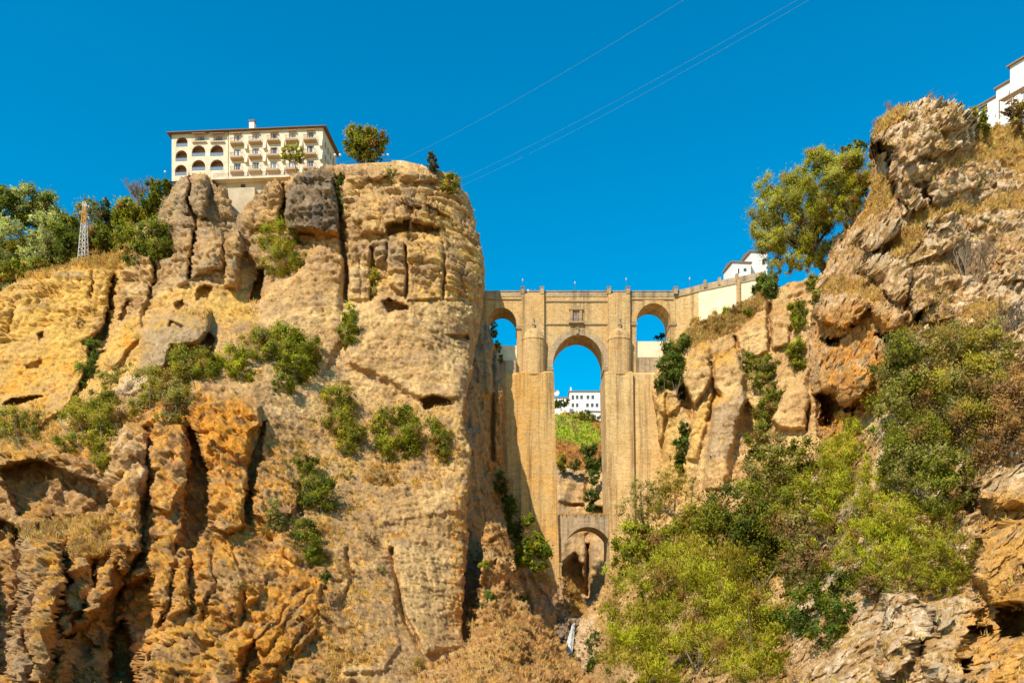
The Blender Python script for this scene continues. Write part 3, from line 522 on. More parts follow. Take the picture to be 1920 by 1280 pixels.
def col4(s):
    p = s.P.reshape(-1, 3); sh = s.gx.shape; n1 = fbm(p / 7.0, 4, 130).reshape(sh); n2 = fbm(p / 2.0, 4, 134, 0.62).reshape(sh); n3 = fbm(p / 0.8, 3, 137, 0.6).reshape(sh)
    c = lay(np.tile(TAN, sh + (1,)), WHITE * 1.08, 0.9 * sstep(-0.28, 0.12, n2 + 0.5 * n3 + 0.12 * s.h)); c = lay(c, GREY, 0.6 * sstep(0.05, 0.4, n2 - n1 + 0.4 * n3))
    org = zone(s, P(1520,590, 1600,560, 1700,600, 1720,660, 1660,760, 1560,800, 1525,760), 18); c = lay(c, ORANGE, 0.85 * org * sstep(-0.3, 0.15, n2 + 0.5 * n1 + 0.1))
    c = lay(c, ORANGE, 0.9 * zone(s, P(1530,760, 1620,760, 1600,880, 1540,880), 12)); c = lay(c, OCHRE * np.array((1, .85, .7)), 0.85 * zone(s, P(1830,930, 1960,900, 2060,900, 2060,1420, 1800,1420, 1790,1200, 1830,1130), 24) * sstep(-0.4, 0.1, n1 + n2 + 0.2))
    c = lay(c, WHITE, 0.7 * zone(s, z6(660,940,780,940,830,1060,800,1260,680,1280), 14) * sstep(-0.3, 0.1, n2)); c = lay(c, WHITE * 0.95, 0.7 * zone(s, c5(700,180,860,160,920,400,780,420), 10) * sstep(-0.3, 0.1, n2))
    g = zone(s, c5(1230,360,1290,180,1600,230,1800,200,1800,520,1581,540,1400,470,1240,440), 12)
    g = np.maximum(g, zone(s, c5(830,800,1000,770,1300,760,1450,700,1581,700,1581,780,1300,800,1060,830,880,870,860,1000,760,1130,650,1130,720,960,820,860), 7))
    g = np.maximum(g, zone(s, c5(540,160,700,100,760,90,720,170,600,230,540,250), 5)); g = np.maximum(g, zone(s, c6(1150,300,1300,230,1420,290,1420,420,1250,420), 10)); g = np.maximum(g, 0.8 * zone(s, c5(500,560,640,560,660,740,540,820,430,900,480,760), 10))
    g = np.maximum(g, 0.8 * zone(s, c6(150,160,300,60,450,100,620,200,560,250,470,230,330,180), 8)); g = np.maximum(g, 0.6 * zone(s, c5(950,500,1200,420,1250,480,1150,500,1000,560), 6))
    slope = sstep(0.72, 0.92, s.n[..., 2] + 0.15 * n2)
    br = sstep(0.08, 0.33, n1 + 0.6 * n2)
    c = lay(c, BROWN * 1.35, 0.65 * br * (1 - g)); c = lay(c, STRAW, np.clip(0.95 * g + 0.35 * slope, 0, 1) * 0.92)
    s.scrubw = np.clip(0.25 * g + 0.9 * br * (1 - org), 0, 1)
    s.grassw = np.clip(g + 0.2 * slope + 0.16 * br, 0, 1)
    return np.clip(c * (1 + 0.32 * n2 + 0.32 * n3)[..., None], 0.02, 0.8)
Layer('near_crag', L4_OUT, [(2060,215,138),(1920,240,130),(1850,240,124),(1815,215,112),(1720,195,106),(1645,235,107),(1635,300,108),(1630,360,108),(1580,430,112),(1550,500,112),(1525,560,111),(1517,640,110),(1525,740,108),(1540,830,104),(1700,300,101),(1760,280,102),(1900,330,116),(2060,330,120),
   (1700,400,97),(1800,400,100),(1920,400,104),(2060,400,106),(1620,480,103),(1700,500,93),(1820,500,93),(1920,500,94),(2060,500,94),(1600,600,99),(1700,600,89),(1820,600,86),(1950,600,84),(1600,720,97),(1680,740,90),(1800,720,81),(1950,720,76),(1560,860,98),(1650,850,88),(1800,850,76),(1850,860,72),(1950,850,69),
   (1500,960,98),(1600,960,86),(1700,960,79),(1830,980,71),(1950,980,64),(1500,1100,88),(1600,1100,76),(1700,1100,70),(1830,1120,65),(1950,1120,59),(1490,1280,74),(1600,1280,64),(1700,1280,60),(1830,1280,57),(1950,1280,53),(1480,1420,64),(1700,1420,52),(2060,1420,46),(2330,200,140),(2330,500,98),(2330,800,70),(2330,1100,56),(2330,1420,44)],
   1.6, (1478, 2325, 184, 1416), [
 (c5(520,260,560,160,700,100,850,40,1000,40,1110,40,1170,110,1210,250,1215,350,1100,400,930,400,800,460,700,440,640,400,600,400,530,380), 3.2, 9), (c5(510,330,600,320,680,370,660,400,560,420,520,420), -3.5, 5),
 (c5(630,430,800,440,950,500,900,600,780,620,660,580), 2.4, 8), (c5(660,590,760,590,900,720,900,780,830,800,740,700), 2.8, 5), (c5(715,740,820,820,790,850,730,830), 1.4, 4), (c5(900,620,1150,500,1230,480,1330,560,1300,650,1100,680,1000,750,930,740), 2.3, 8),
 (c5(410,970,500,860,600,830,690,900,680,980,600,1050,490,1090,430,1040), 3.2, 7), (c5(880,880,920,820,1060,840,1050,930,900,945), 2.2, 5), (c5(870,960,1100,900,1200,980,1150,1080,1000,1100,800,1180,770,1150,860,1060), 1.9, 8), (c5(1150,830,1300,830,1320,920,1200,950), 1.4, 7),
 (c5(1400,1150,1581,1100,1900,1050,1900,1300,1450,1300), 1.8, 8), (c5(1020,80,1110,60,1170,130,1210,250,1080,240,1030,220), 1.5, 6),
 (c6(150,220,330,180,470,230,490,290,420,370,330,390,150,390,110,300), 2.8, 6), (c6(480,250,620,250,740,340,730,420,620,440,520,320), 2.4, 6), (c6(450,20,560,60,600,150,640,230,720,240,760,270,780,60,700,-100,500,-100), 1.8, 8),
 (c6(770,260,800,170,900,150,980,200,940,260,860,310,800,340), 2.6, 6), (c6(800,340,860,310,840,400,790,420), -2.4, 4), (c6(530,470,640,460,720,440,720,500,600,510), -3.2, 5), (c6(150,500,330,470,280,540,190,560), -2.8, 5), (c6(360,370,400,360,400,400,370,390), -1.2, 3),
 (c6(140,800,230,680,420,660,500,750,490,850,440,920,370,960,260,900,150,860), 3.2, 8), (c6(110,900,250,900,390,980,450,960,400,1040,300,1000,240,1060,220,1140,150,1110), -4.5, 6), (c6(850,340,960,260,1050,280,1080,350,900,390), 1.5, 6),
 (z6(1020,560,1167,520,1300,600,1300,700,1050,640), 2.0, 10), (z6(920,560,1010,600,1010,700,930,650), -2.0, 8), (z6(1000,740,1167,700,1400,800,1167,1000,1080,1010,1000,900), 2.8, 12),
 (z6(970,1080,1040,1080,1040,1120,980,1110), -2.6, 5), (z6(1060,1020,1167,1000,1200,1110,1070,1120), -3.0, 6), (z6(940,1200,970,1180,970,1240,945,1250), -2.0, 5), (z6(670,960,760,950,820,1040,800,1200,700,1280,660,1180), 2.6, 10), (z6(830,1000,960,960,1030,1050,960,1120,930,1280,830,1280), 1.8, 10)],
 [(c5(610,420,640,520,650,640,700,740), 3.5, 2.5), (c6(450,20,560,60,620,170,650,230), 3.5, 2.0), (c6(760,60,750,240,760,300), 3.0, 2.0), (c5(730,1100,770,1180), 3, 1.6)], d4, col4, mat='rock_near', seed=5, edge_r=14, warp=4, skirt=((3, 4), (10, 12), (30, 30)), vw=0.15)

# ---- floor and bank of the gorge, right of the waterfall
def col7(s):
    p = s.P.reshape(-1, 3); sh = s.gx.shape; n1 = fbm(p / 6.0, 4, 140).reshape(sh); n2 = fbm(p / 2.0, 4, 144, 0.6).reshape(sh)
    c = lay(np.tile(TAN, sh + (1,)), PALE, sstep(-0.2, 0.3, n1 + n2)); c = lay(c, BROWN, 0.6 * sstep(0.0, 0.4, n2 - n1)); c = lay(c, WHITE, 0.7 * zone(s, P(1075,1170,1110,1150,1125,1200,1110,1260,1080,1250), 6))
    s.grassw = 0.3 * sstep(0.0, 0.4, n2); return np.clip(c * (1 + 0.25 * n2)[..., None], 0.02, 0.8)
Layer('gorge_bank', P(1076,1180, 1088,1158, 1100,1140, 1122,1120, 1140,1080, 1152,1040, 1170,1000, 1200,975, 1240,950, 1300,925, 1400,890, 1500,850, 1620,840, 1620,1420, 1100,1420, 1096,1280, 1085,1250, 1076,1225),
      [(1080,1200,208),(1100,1150,214),(1150,1060,214),(1200,980,212),(1300,930,204),(1400,890,196),(1600,850,176),(1090,1270,190),(1150,1200,176),(1200,1100,190),(1300,1050,172),(1400,1000,160),(1600,1000,124),(1150,1280,128),(1300,1200,110),(1450,1150,104),(1600,1150,92),(1120,1420,88),(1300,1300,86),(1450,1300,80),(1620,1300,74),(1300,1420,70),(1620,1420,60)],
      2.5, (1074, 1620, 836, 1416), [(P(1082,1165,1112,1140,1120,1200,1100,1250,1082,1230), 1.5, 6)], [], d6, col7, seed=6, edge_r=10)

# ---- river rocks under the lower arch, rock and green hill behind the bridge
def col8(s):
    p = s.P.reshape(-1, 3); sh = s.gx.shape; n1 = fbm(p / 6.0, 4, 150).reshape(sh); n2 = fbm(p / 2.0, 4, 154, 0.6).reshape(sh)
    c = lay(np.tile(GREY * 0.95, sh + (1,)), TAN * 0.9, sstep(-0.1, 0.4, n1 + n2)); c = lay(c, DARK, 0.6 * zone(s, P(1040,1160,1066,1160,1062,1240,1030,1240), 5))
    c = lay(c, np.array((0.16, 0.17, 0.03)), 0.8 * zone(s, P(1072,1170,1082,1170,1080,1240,1066,1236), 4)); c = lay(c, STRAW * 0.8, 0.7 * zone(s, P(1055,1075,1100,1120,1100,1150,1070,1150), 8) * sstep(-0.3, 0.2, n2))
    s.grassw = 0.4 * zone(s, P(1055,1075,1100,1120,1090,1150,1070,1150), 8); return np.clip(c * (1 + 0.25 * n2)[..., None], 0.02, 0.7)
Layer('river_rocks', P(1030,1330, 1034,1180, 1040,1110, 1046,1082, 1056,1080, 1070,1092, 1086,1112, 1098,1130, 1104,1142, 1116,1146, 1128,1140, 1160,1120, 1180,1130, 1190,1330),
      [(1046,1085,226),(1070,1095,228),(1100,1135,229),(1150,1125,226),(1186,1140,224),(1040,1180,216),(1070,1160,216),(1090,1165,216),(1130,1180,216),(1040,1330,206),(1100,1330,200),(1190,1330,200)], 1.6, (1028, 1192, 1076, 1328),
      [(P(1066,1160,1096,1158,1092,1172,1064,1174), 1.5, 5)], [(P(1072,1170,1068,1230), 5, 2.0)], d6, col8, seed=7, edge_r=6, warp=3)
def col9(s):
    p = s.P.reshape(-1, 3); sh = s.gx.shape; n1 = fbm(p / 9.0, 4, 160).reshape(sh); n2 = fbm(p / 3.0, 4, 164, 0.6).reshape(sh)
    c = lay(np.tile(TAN, sh + (1,)), GREY * 1.2, 0.7 * sstep(-0.2, 0.3, n1 + n2)); c = lay(c, PALE, 0.5 * sstep(0.0, 0.4, n2 - n1)); s.grassw = np.zeros(sh)
    return np.clip(c * (1 + 0.2 * n2)[..., None], 0.02, 0.8)
def d9(p, s):
    X, Y, Z = p.T; l = perlin(np.stack([X / 14, Y / 14, Z / 2.6], 1), 170)
    return 1.0 * ridged(np.stack([X / 6, Y / 6, Z / 16], 1), 3, 172) + 0.6 * np.sign(l) * np.sqrt(np.abs(l) + 1e-4) + 0.6 * fbm(p / 3.0, 4, 174, 0.6) - 0.8
Layer('rock_behind_bridge', P(960,1020, 960,900, 1020,872, 1060,872, 1090,880, 1125,866, 1200,850, 1260,850, 1260,1020),
      [(960,900,342),(1030,876,344),(1090,882,344),(1130,870,340),(1260,860,336),(1040,930,334),(1090,930,340),(1130,930,332),(960,1020,326),(1090,1020,328),(1260,1020,322)], 2.0, (960, 1262, 846, 1018),
      [(P(1045,885,1095,885,1095,945,1045,940), 3, 6), (P(1110,890,1160,880,1160,950,1112,950), 4, 6), (P(1045,940,1140,940,1140,975,1045,975), 2, 5)], [], d9, col9, seed=8, edge_r=8, warp=3)
Layer('rock_under_bridge', P(990,1260, 990,985, 1020,980, 1090,982, 1180,980, 1180,1260),
      [(990,985,326),(1090,985,330),(1180,985,322),(1050,1100,318),(1104,1100,328),(1150,1100,312),(990,1260,300),(1180,1260,296),(1104,1260,310)], 2.0, (990, 1182, 976, 1258),
      [(P(1040,1075,1062,1052,1078,1040,1092,1058,1100,1090,1108,1120,1040,1130), -6, 14), (P(1112,1010,1150,1010,1150,1075,1130,1090,1112,1060), 2, 6)], [(P(1102,1004,1103,1060,1102,1120), 3, 4)], d9, col9, seed=12, edge_r=6, warp=3)
GREENHILL = np.array((0.22, 0.30, 0.03)); REDSOIL = np.array((0.36, 0.17, 0.055))
def col10(s):
    p = s.P.reshape(-1, 3); sh = s.gx.shape; n1 = fbm(p / 12.0, 4, 180).reshape(sh); n2 = fbm(p / 3.0, 4, 184, 0.6).reshape(sh)
    c = np.tile(REDSOIL, sh + (1,)); c = lay(c, GREENHILL, 0.9 * zone(s, P(1000,790,1042,776,1085,772,1120,800,1132,822,1110,838,1080,832,1040,822,1000,822), 10) * sstep(-0.4, 0.1, n2 + 0.2))
    c = lay(c, BROWN, 0.4 * sstep(0, 0.4, n1)); s.grassw = 0.5 * np.ones(sh); s.green = c[..., 1] > c[..., 0] * 0.8
    return np.clip(c * (1 + 0.3 * n2)[..., None], 0.02, 0.8)
Layer('green_hill', P(940,940, 940,820, 1000,790, 1040,776, 1060,772, 1090,774, 1110,782, 1135,786, 1200,780, 1280,790, 1280,940), [(940,820,398),(1040,776,402),(1090,774,402),(1280,790,402),(1040,830,376),(1130,830,376),(1280,850,376),(940,940,350),(1100,900,354),(1280,940,350)], 2.0, (940, 1282, 768, 940),
      disp=lambda p, s: 1.0 * fbm(p / 8.0, 4, 190) + 0.5 * fbm(p / 2.0, 3, 194), colour=col10, seed=9, edge_r=8, warp=3)
# ---- wooded hill on the far left, and the ground under everything
def col5(s):
    p = s.P.reshape(-1, 3); sh = s.gx.shape; n2 = fbm(p / 3.0, 4, 200, 0.6).reshape(sh)
    c = lay(np.tile(np.array((0.09, 0.10, 0.035)), sh + (1,)), BROWN, sstep(0.0, 0.4, n2)); c = lay(c, STRAW, 0.9 * zone(s, P(60,520,110,490,160,470,240,440,250,480,100,520), 10)); s.grassw = zone(s, P(60,520,110,490,160,470,240,440,250,480,100,520), 10)
    return c
Layer('wooded_hill', P(-160,640, -160,470, 0,450, 100,440, 180,430, 230,410, 260,390, 300,365, 330,345, 352,345, 352,640), [(-160,470,286),(0,460,282),(150,450,272),(260,400,256),(350,345,238),(-160,560,236),(60,540,230),(150,510,230),(240,480,228),(350,420,228),(-160,640,226),(350,640,224)], 4.0, (-160, 352, 340, 640),
      disp=lambda p, s: 1.2 * fbm(p / 8.0, 4, 205), colour=col5, seed=10, edge_r=6)
gm = MB(); gm.quad((-3000, -3000, -22), (3000, -3000, -22), (3000, 3000, -22), (-3000, 3000, -22))
gmat, gn, gl_, gp = new_mat('dry_ground'); gt = N(gn, 'ShaderNodeTexNoise', Scale=0.05, Detail=8); gl_.new(ramp(gn, gl_, gt.outputs[0], [(0.3, (0.2, 0.15, 0.07)), (0.7, (0.4, 0.28, 0.13))]), gp.inputs['Base Color']); gp.inputs['Roughness'].default_value = 1.0
tag(gm.build('ground', gmat), kind='structure')
# ---------------------------------------------------------------- building materials
def plaster(name, col, stain=0.25, rough=0.9):
    m, n, l, p = new_mat(name); co = n.new('ShaderNodeTexCoord')
    t = N(n, 'ShaderNodeTexNoise', Scale=0.5, Detail=6, Roughness=0.6); l.new(co.outputs['Object'], t.inputs['Vector'])
    c = mix(n, l, 'MULTIPLY', stain, col, ramp(n, l, t.outputs[0], [(0.3, (0.6, 0.55, 0.48)), (0.6, 1.0)])); l.new(c, p.inputs['Base Color']); p.inputs['Roughness'].default_value = rough
    return m
def flat(name, col, rough=0.6, metal=0.0):
    m, n, l, p = new_mat(name); co = n.new('ShaderNodeTexCoord'); t = N(n, 'ShaderNodeTexNoise', Scale=2.0, Detail=4); l.new(co.outputs['Object'], t.inputs['Vector'])
    l.new(mix(n, l, 'MULTIPLY', 0.3, col, ramp(n, l, t.outputs[0], [(0.3, 0.6), (0.7, 1.1)])), p.inputs['Base Color']); p.inputs['Roughness'].default_value = rough; p.inputs['Metallic'].default_value = metal
    return m
def masonry(name, base, tint2, course=0.55, streak=0.5):
    m, n, l, p = new_mat(name); co = n.new('ShaderNodeTexCoord')
    mp = n.new('ShaderNodeMapping'); mp.inputs['Rotation'].default_value = (math.radians(90), 0, 0); l.new(co.outputs['Object'], mp.inputs[0])
    br = N(n, 'ShaderNodeTexBrick', Scale=1.0); br.inputs['Color1'].default_value = (1.0, 1.0, 1.0, 1); br.inputs['Color2'].default_value = (0.74, 0.70, 0.64, 1); br.inputs['Mortar'].default_value = (0.58, 0.52, 0.44, 1)
    br.inputs['Mortar Size'].default_value = 0.035; br.inputs['Brick Width'].default_value = 1.3; br.inputs['Row Height'].default_value = course; br.inputs['Mortar Smooth'].default_value = 0.4; l.new(mp.outputs[0], br.inputs['Vector'])
    t = N(n, 'ShaderNodeTexNoise', Scale=0.16, Detail=7, Roughness=0.65); l.new(co.outputs['Object'], t.inputs['Vector'])
    ms = n.new('ShaderNodeMapping'); ms.inputs['Scale'].default_value = (0.55, 0.55, 0.028); l.new(co.outputs['Object'], ms.inputs[0])
    ts = N(n, 'ShaderNodeTexNoise', Scale=1.0, Detail=6, Roughness=0.7); l.new(ms.outputs[0], ts.inputs['Vector'])
    tf = N(n, 'ShaderNodeTexNoise', Scale=1.6, Detail=5, Roughness=0.7); l.new(co.outputs['Object'], tf.inputs['Vector'])
    c = mix(n, l, 'MIX', ramp(n, l, t.outputs[0], [(0.38, 0.0), (0.62, 1.0)]), base, tint2)
    c = mix(n, l, 'MULTIPLY', 0.75, c, br.outputs[0])
    c = mix(n, l, 'MULTIPLY', streak, c, ramp(n, l, ts.outputs[0], [(0.34, (0.36, 0.31, 0.27)), (0.5, (0.95, 0.94, 0.92)), (0.66, (1.12, 1.08, 0.98))]))
    c = mix(n, l, 'MULTIPLY', 0.6, c, ramp(n, l, tf.outputs[0], [(0.32, (0.52, 0.46, 0.4)), (0.5, 1.0), (0.7, (1.12, 1.1, 1.06))])); l.new(c, p.inputs['Base Color']); p.inputs['Roughness'].default_value = 0.92
    b = N(n, 'ShaderNodeBump', Strength=0.5, Distance=0.12); l.new(br.outputs[0], b.inputs['Height']); l.new(b.outputs[0], p.inputs['Normal'])
    return m
M['ashlar'] = masonry('ashlar_masonry', (0.68, 0.43, 0.17), (0.66, 0.46, 0.22), 0.55, 0.8); M['pier'] = masonry('pier_masonry', (0.72, 0.41, 0.115), (0.66, 0.45, 0.19), 0.5, 0.9)
M['pale_ashlar'] = masonry('pale_masonry', (0.78, 0.55, 0.26), (0.68, 0.45, 0.18), 0.5, 0.85); M['grey_ashlar'] = masonry('weathered_masonry', (0.56, 0.41, 0.24), (0.44, 0.34, 0.22), 0.5, 0.85)
M['render_pale'] = plaster('limewash', (0.86, 0.72, 0.47), 0.5); M['trim_stone'] = plaster('trim_stone', (0.40, 0.29, 0.16), 0.5)
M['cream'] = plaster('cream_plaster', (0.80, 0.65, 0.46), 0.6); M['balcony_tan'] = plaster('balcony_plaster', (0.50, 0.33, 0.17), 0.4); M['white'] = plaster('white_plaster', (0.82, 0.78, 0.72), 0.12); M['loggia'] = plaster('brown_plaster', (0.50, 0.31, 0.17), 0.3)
M['concrete'] = plaster('concrete', (0.60, 0.48, 0.31), 0.6); M['tile'] = flat('roof_tiles', (0.27, 0.17, 0.11), 0.85); M['eave'] = flat('eave_wood', (0.20, 0.12, 0.07), 0.8)
M['glass'] = flat('window_glass', (0.10, 0.125, 0.17), 0.1); M['frame_white'] = flat('painted_frame', (0.6, 0.58, 0.55), 0.6); M['frame_dark'] = flat('dark_frame', (0.06, 0.045, 0.035), 0.6)
M['curtain'] = flat('curtain_cloth', (0.72, 0.70, 0.68), 0.9); M['rail'] = flat('iron_rail', (0.07, 0.06, 0.055), 0.6); M['steel'] = flat('galvanised_steel', (0.80, 0.77, 0.72), 0.6); M['orange_paint'] = flat('orange_paint', (0.80, 0.45, 0.09), 0.6)
M['awning'] = flat('awning_cloth', (0.50, 0.32, 0.20), 0.9); M['globe'] = flat('white_globe', (0.85, 0.85, 0.82), 0.3); M['wire'] = flat('wire', (0.25, 0.27, 0.30), 0.5)
M['balcony_glass'] = flat('balcony_glass', (0.22, 0.26, 0.32), 0.1); M['red_door'] = flat('wooden_shutter', (0.17, 0.06, 0.035), 0.7)

# ---------------------------------------------------------------- the bridge
D0 = 230.0
def bx_(px, d=D0): return (px - CX) * d / F
def bz_(py, d=D0): return (CY - py) * d / F
bridge = empty('stone_bridge', (bx_(1085), D0 + 7, 0))
tag(bridge, 'tall stone bridge with three upper arches spanning the gorge between cliffs', 'bridge')
BO = np.array((bx_(1085), D0 + 7, 0.0))
class BB(MB):
    """shapes in world metres, stored relative to the bridge"""
    def build(s, name, mat, parent=None, **k):
        s.v = [(v[0] - BO[0], v[1] - BO[1], v[2] - BO[2]) for v in s.v]
        return MB.build(s, name, mat, parent or bridge, **k)
def arch_piece(mb, xa, xb, zs, zc, ztop, y0, y1, n=28):
    """wall above an opening xa..xb: springing zs, crown zc, flat top ztop"""
    xm, rx, rz = (xa + xb) / 2, (xb - xa) / 2, zc - zs
    p = [(xm - rx * math.cos(math.pi * i / n), zs + rz * math.sin(math.pi * i / n)) for i in range(n + 1)]
    for (ax, az), (bx, bz) in zip(p, p[1:]):
        mb.quad((ax, y0, az), (bx, y0, bz), (bx, y0, ztop), (ax, y0, ztop)); mb.quad((bx, y1, bz), (ax, y1, az), (ax, y1, ztop), (bx, y1, ztop))
        mb.quad((ax, y1, az), (bx, y1, bz), (bx, y0, bz), (ax, y0, az))
    return p
def ring(mb, xa, xb, zs, zc, w, y0, y1, n=28, leg=0.0):
    """voussoir ring of width w standing from y0 (front) back to y1"""
    xm, rx, rz = (xa + xb) / 2, (xb - xa) / 2, zc - zs
    for i in range(n):
        a, b = math.pi * i / n, math.pi * (i + 1) / n
        q = [(xm - r1 * math.cos(t), zs + r2 * math.sin(t)) for t, r1, r2 in ((a, rx, rz), (b, rx, rz), (b, rx + w, rz + w), (a, rx + w, rz + w))]
        mb.hexa([(q[0][0], y0, q[0][1]), (q[1][0], y0, q[1][1]), (q[1][0], y1, q[1][1]), (q[0][0], y1, q[0][1]), (q[3][0], y0, q[3][1]), (q[2][0], y0, q[2][1]), (q[2][0], y1, q[2][1]), (q[3][0], y1, q[3][1])])
YB = D0 + 8
ztop = bz_(556); zstr = bz_(706)
# upper wall: solid runs between the openings, and the spandrels over them
up = BB()
SA = (913, 969, 611, 577); MA = (1036, 1133, 689, 628); SB = (1193, 1257, 604, 569)
for a, b in ((880, 913), (969, 1036), (1133, 1193), (1257, 1310)):
    up.box(bx_(a), bx_(b), D0, YB, zstr - 2, ztop)
for a, b, s_, c_ in (SA, MA, SB):
    arch_piece(up, bx_(a), bx_(b), bz_(s_), bz_(c_), ztop, D0, YB)
up.build('upper_wall', M['ashlar'])
for a, b, s_, c_ in (SA, MA, SB):
    r_ = BB(); ring(r_, bx_(a), bx_(b), bz_(s_), bz_(c_), 1.75 if a == 1036 else 1.6, D0 - 0.16, D0 + 0.25); r_.build('arch_ring', M['grey_ashlar' if a == 1036 else 'ashlar'])
    for x, sgn in ((a, -1), (b, 1)):
        i_ = BB(); X = bx_(x); z = bz_(s_); xa, xb = (X - 1.7, X + 0.25) if sgn < 0 else (X - 0.25, X + 1.7)
        i_.box(xa, xb, D0 - 0.4, YB - 0.5, z - 0.75, z - 0.25); i_.box(xa + 0.12, xb - 0.12, D0 - 0.28, YB - 0.6, z - 1.05, z - 0.75); i_.build('impost', M['trim_stone'])
# walls that close the foot of the side arches
for a, b, t in ((880, 969, 646), (1193, 1300, 638)):
    w_ = BB(); w_.box(bx_(a) + 0.01, bx_(b) - 0.01, D0 + 0.7, YB - 1, zstr - 6, bz_(t)); w_.build('arch_sill_wall', M['render_pale'])
# two piers: their lower bodies with the sloped offsets
def pier(xl_t, xr_t, xl_b, xr_b, y_top, y_bot, name='pier', mat='pier', yf=D0 - 1.75, back=2):
    p = BB(); zt, zb = bz_(y_top), bz_(y_bot); bands = [y_top, 903, y_bot]
    def L(y): t = (y - y_top) / (y_bot - y_top); return (xl_t + (xl_b - xl_t) * t, xr_t + (xr_b - xr_t) * t)
    prev = 0.0
    segs = [(y_top, 903, 0.0), (903, 1000, 0.22), (1000, y_bot, 0.42)]
    for ya, yb, out in segs:
        (la, ra), (lb, rb) = L(ya), L(yb)
        f = yf - out
        p.hexa([(bx_(lb), f - 0.5 * (yb - y_top) / 400, bz_(yb)), (bx_(rb), f - 0.5 * (yb - y_top) / 400, bz_(yb)), (bx_(rb), YB + back, bz_(yb)), (bx_(lb), YB + back, bz_(yb)),
                (bx_(la), f - 0.5 * (ya - y_top) / 400, bz_(ya)), (bx_(ra), f - 0.5 * (ya - y_top) / 400, bz_(ya)), (bx_(ra), YB + back, bz_(ya)), (bx_(la), YB + back, bz_(ya))])
    # sloped weathering on top
    la, ra = L(y_top); z0 = bz_(y_top); z1 = bz_(y_top - 5)
    p.hexa([(bx_(la), yf, z0), (bx_(ra), yf, z0), (bx_(ra), YB + back, z0), (bx_(la), YB + back, z0), (bx_(la) + .5, max(yf + .4, D0 - 1.5), z1), (bx_(ra) - .4, max(yf + .4, D0 - 1.5), z1), (bx_(ra) - .4, YB + back - 1, z1), (bx_(la) + .5, YB + back - 1, z1)])
    p.build(name, M[mat])
pier(938, 1037, 938, 1051, 706, 1210)
pier(1132, 1230, 1144, 1262, 706, 1200, mat='pale_ashlar')
pier(977, 1037.3, 974, 1051.3, 704, 1210, 'pier_shaft', 'pier', D0 - 2.75, 1.5)
pier(1131.7, 1184, 1143.7, 1190, 704, 1200, 'pier_shaft', 'pale_ashlar', D0 - 2.75, 1.5)
# the weathered grey strips of wall that flank the shafts (outer parts of each pier stand back a little)
for a, b, t in ((931, 968, 678), (1195, 1237, 672)):
    w_ = BB(); w_.box(bx_(a), bx_(b), D0 - 1.2, YB, zstr - 0.5, bz_(t)); w_.build('pier_shoulder', M['grey_ashlar'])
# rounded buttress shafts with domed caps, and the flat pilasters above them
for a, b in ((979, 1021), (1140, 1182)):
    s_ = BB(); cx_, r = bx_((a + b) / 2), (bx_(b) - bx_(a)) / 2
    zb, zt = bz_(707), bz_(640)
    prof = [(r, zb), (r, zt), (r * 1.05, zt), (r * 1.05, zt + 0.3), (r * 0.98, zt + 0.5), (r * 0.9, zt + 1.3), (r * 0.74, zt + 2.2), (r * 0.5, zt + 2.9), (r * 0.2, zt + 3.4), (0.02, zt + 3.5)]
    n = 10; base = len(s_.v); k = n + 1
    for (q, z) in prof:
        for i in range(k):
            an = math.pi + math.pi * i / n; s_.v.append((cx_ + q * math.cos(an), D0 - 0.9 + q * 0.66 * math.sin(an), z))
    for j in range(len(prof) - 1):
        for i in range(n): s_.f.append((base + j * k + i, base + j * k + i + 1, base + (j + 1) * k + i + 1, base + (j + 1) * k + i))
    s_.box(cx_ - r, cx_ + r, D0 - 0.9, D0 + 0.5, zb, zt)
    s_.build('buttress', M['ashlar'])
    pl_ = BB(); pl_.box(bx_(a - 1), bx_(b - 1), D0 - 0.9, D0 + 0.4, zt, bz_(553)); pl_.build('pilaster', M['ashlar'])
    f_ = BB(); f_.box(cx_ - 0.45, cx_ + 0.45, D0 - 1.5, D0 - 0.8, bz_(612), bz_(609)); f_.box(cx_ - 0.3, cx_ + 0.3, D0 - 1.35, D0 - 0.8, bz_(617), bz_(612.2)); f_.lathe([(0.18, 0), (0.28, .3), (0.12, .8), (0.22, 1.1), (0.06, 1.8)], (cx_, D0 - 1.15, bz_(609)), 8); f_.build('finial_bracket', M['trim_stone'])
# string courses, cornice and parapet
c_ = BB(); zc_ = bz_(566)
for a, b in ((1022, 1138), (1182, 1262), (905, 977)): c_.box(bx_(a), bx_(b), D0 - 0.28, D0 + 0.1, zc_ if a == 1022 else bz_(562), (zc_ if a == 1022 else bz_(562)) + 0.35)
c_.build('string_course', M['trim_stone'])
c_ = BB(); c_.box(bx_(1023), bx_(1138), D0 - 0.3, D0 + 0.1, bz_(609), bz_(606.5)); c_.build('panel_ledge', M['trim_stone'])
pp = BB(); pp.box(bx_(880), bx_(1264), D0 - 0.12, D0 + 0.5, ztop, bz_(547)); pp.box(bx_(880), bx_(1264), D0 - 0.28, D0 + 0.62, bz_(547), bz_(545.6)); pp.build('parapet', M['grey_ashlar'])
pp = BB(); pp.box(bx_(880), bx_(1310), YB - 0.5, YB + 0.1, ztop, bz_(547)); pp.build('parapet', M['grey_ashlar'])
for x in (980, 1016, 1141, 1177, 1266):
    q = BB(); q.box(bx_(x - 3.4), bx_(x + 3.4), D0 - 1.05, D0 + 0.75, bz_(553), bz_(541.5)); q.box(bx_(x - 4.1), bx_(x + 4.1), D0 - 1.2, D0 + 0.9, bz_(541.5), bz_(540.3)); q.build('parapet_post', M['grey_ashlar'])
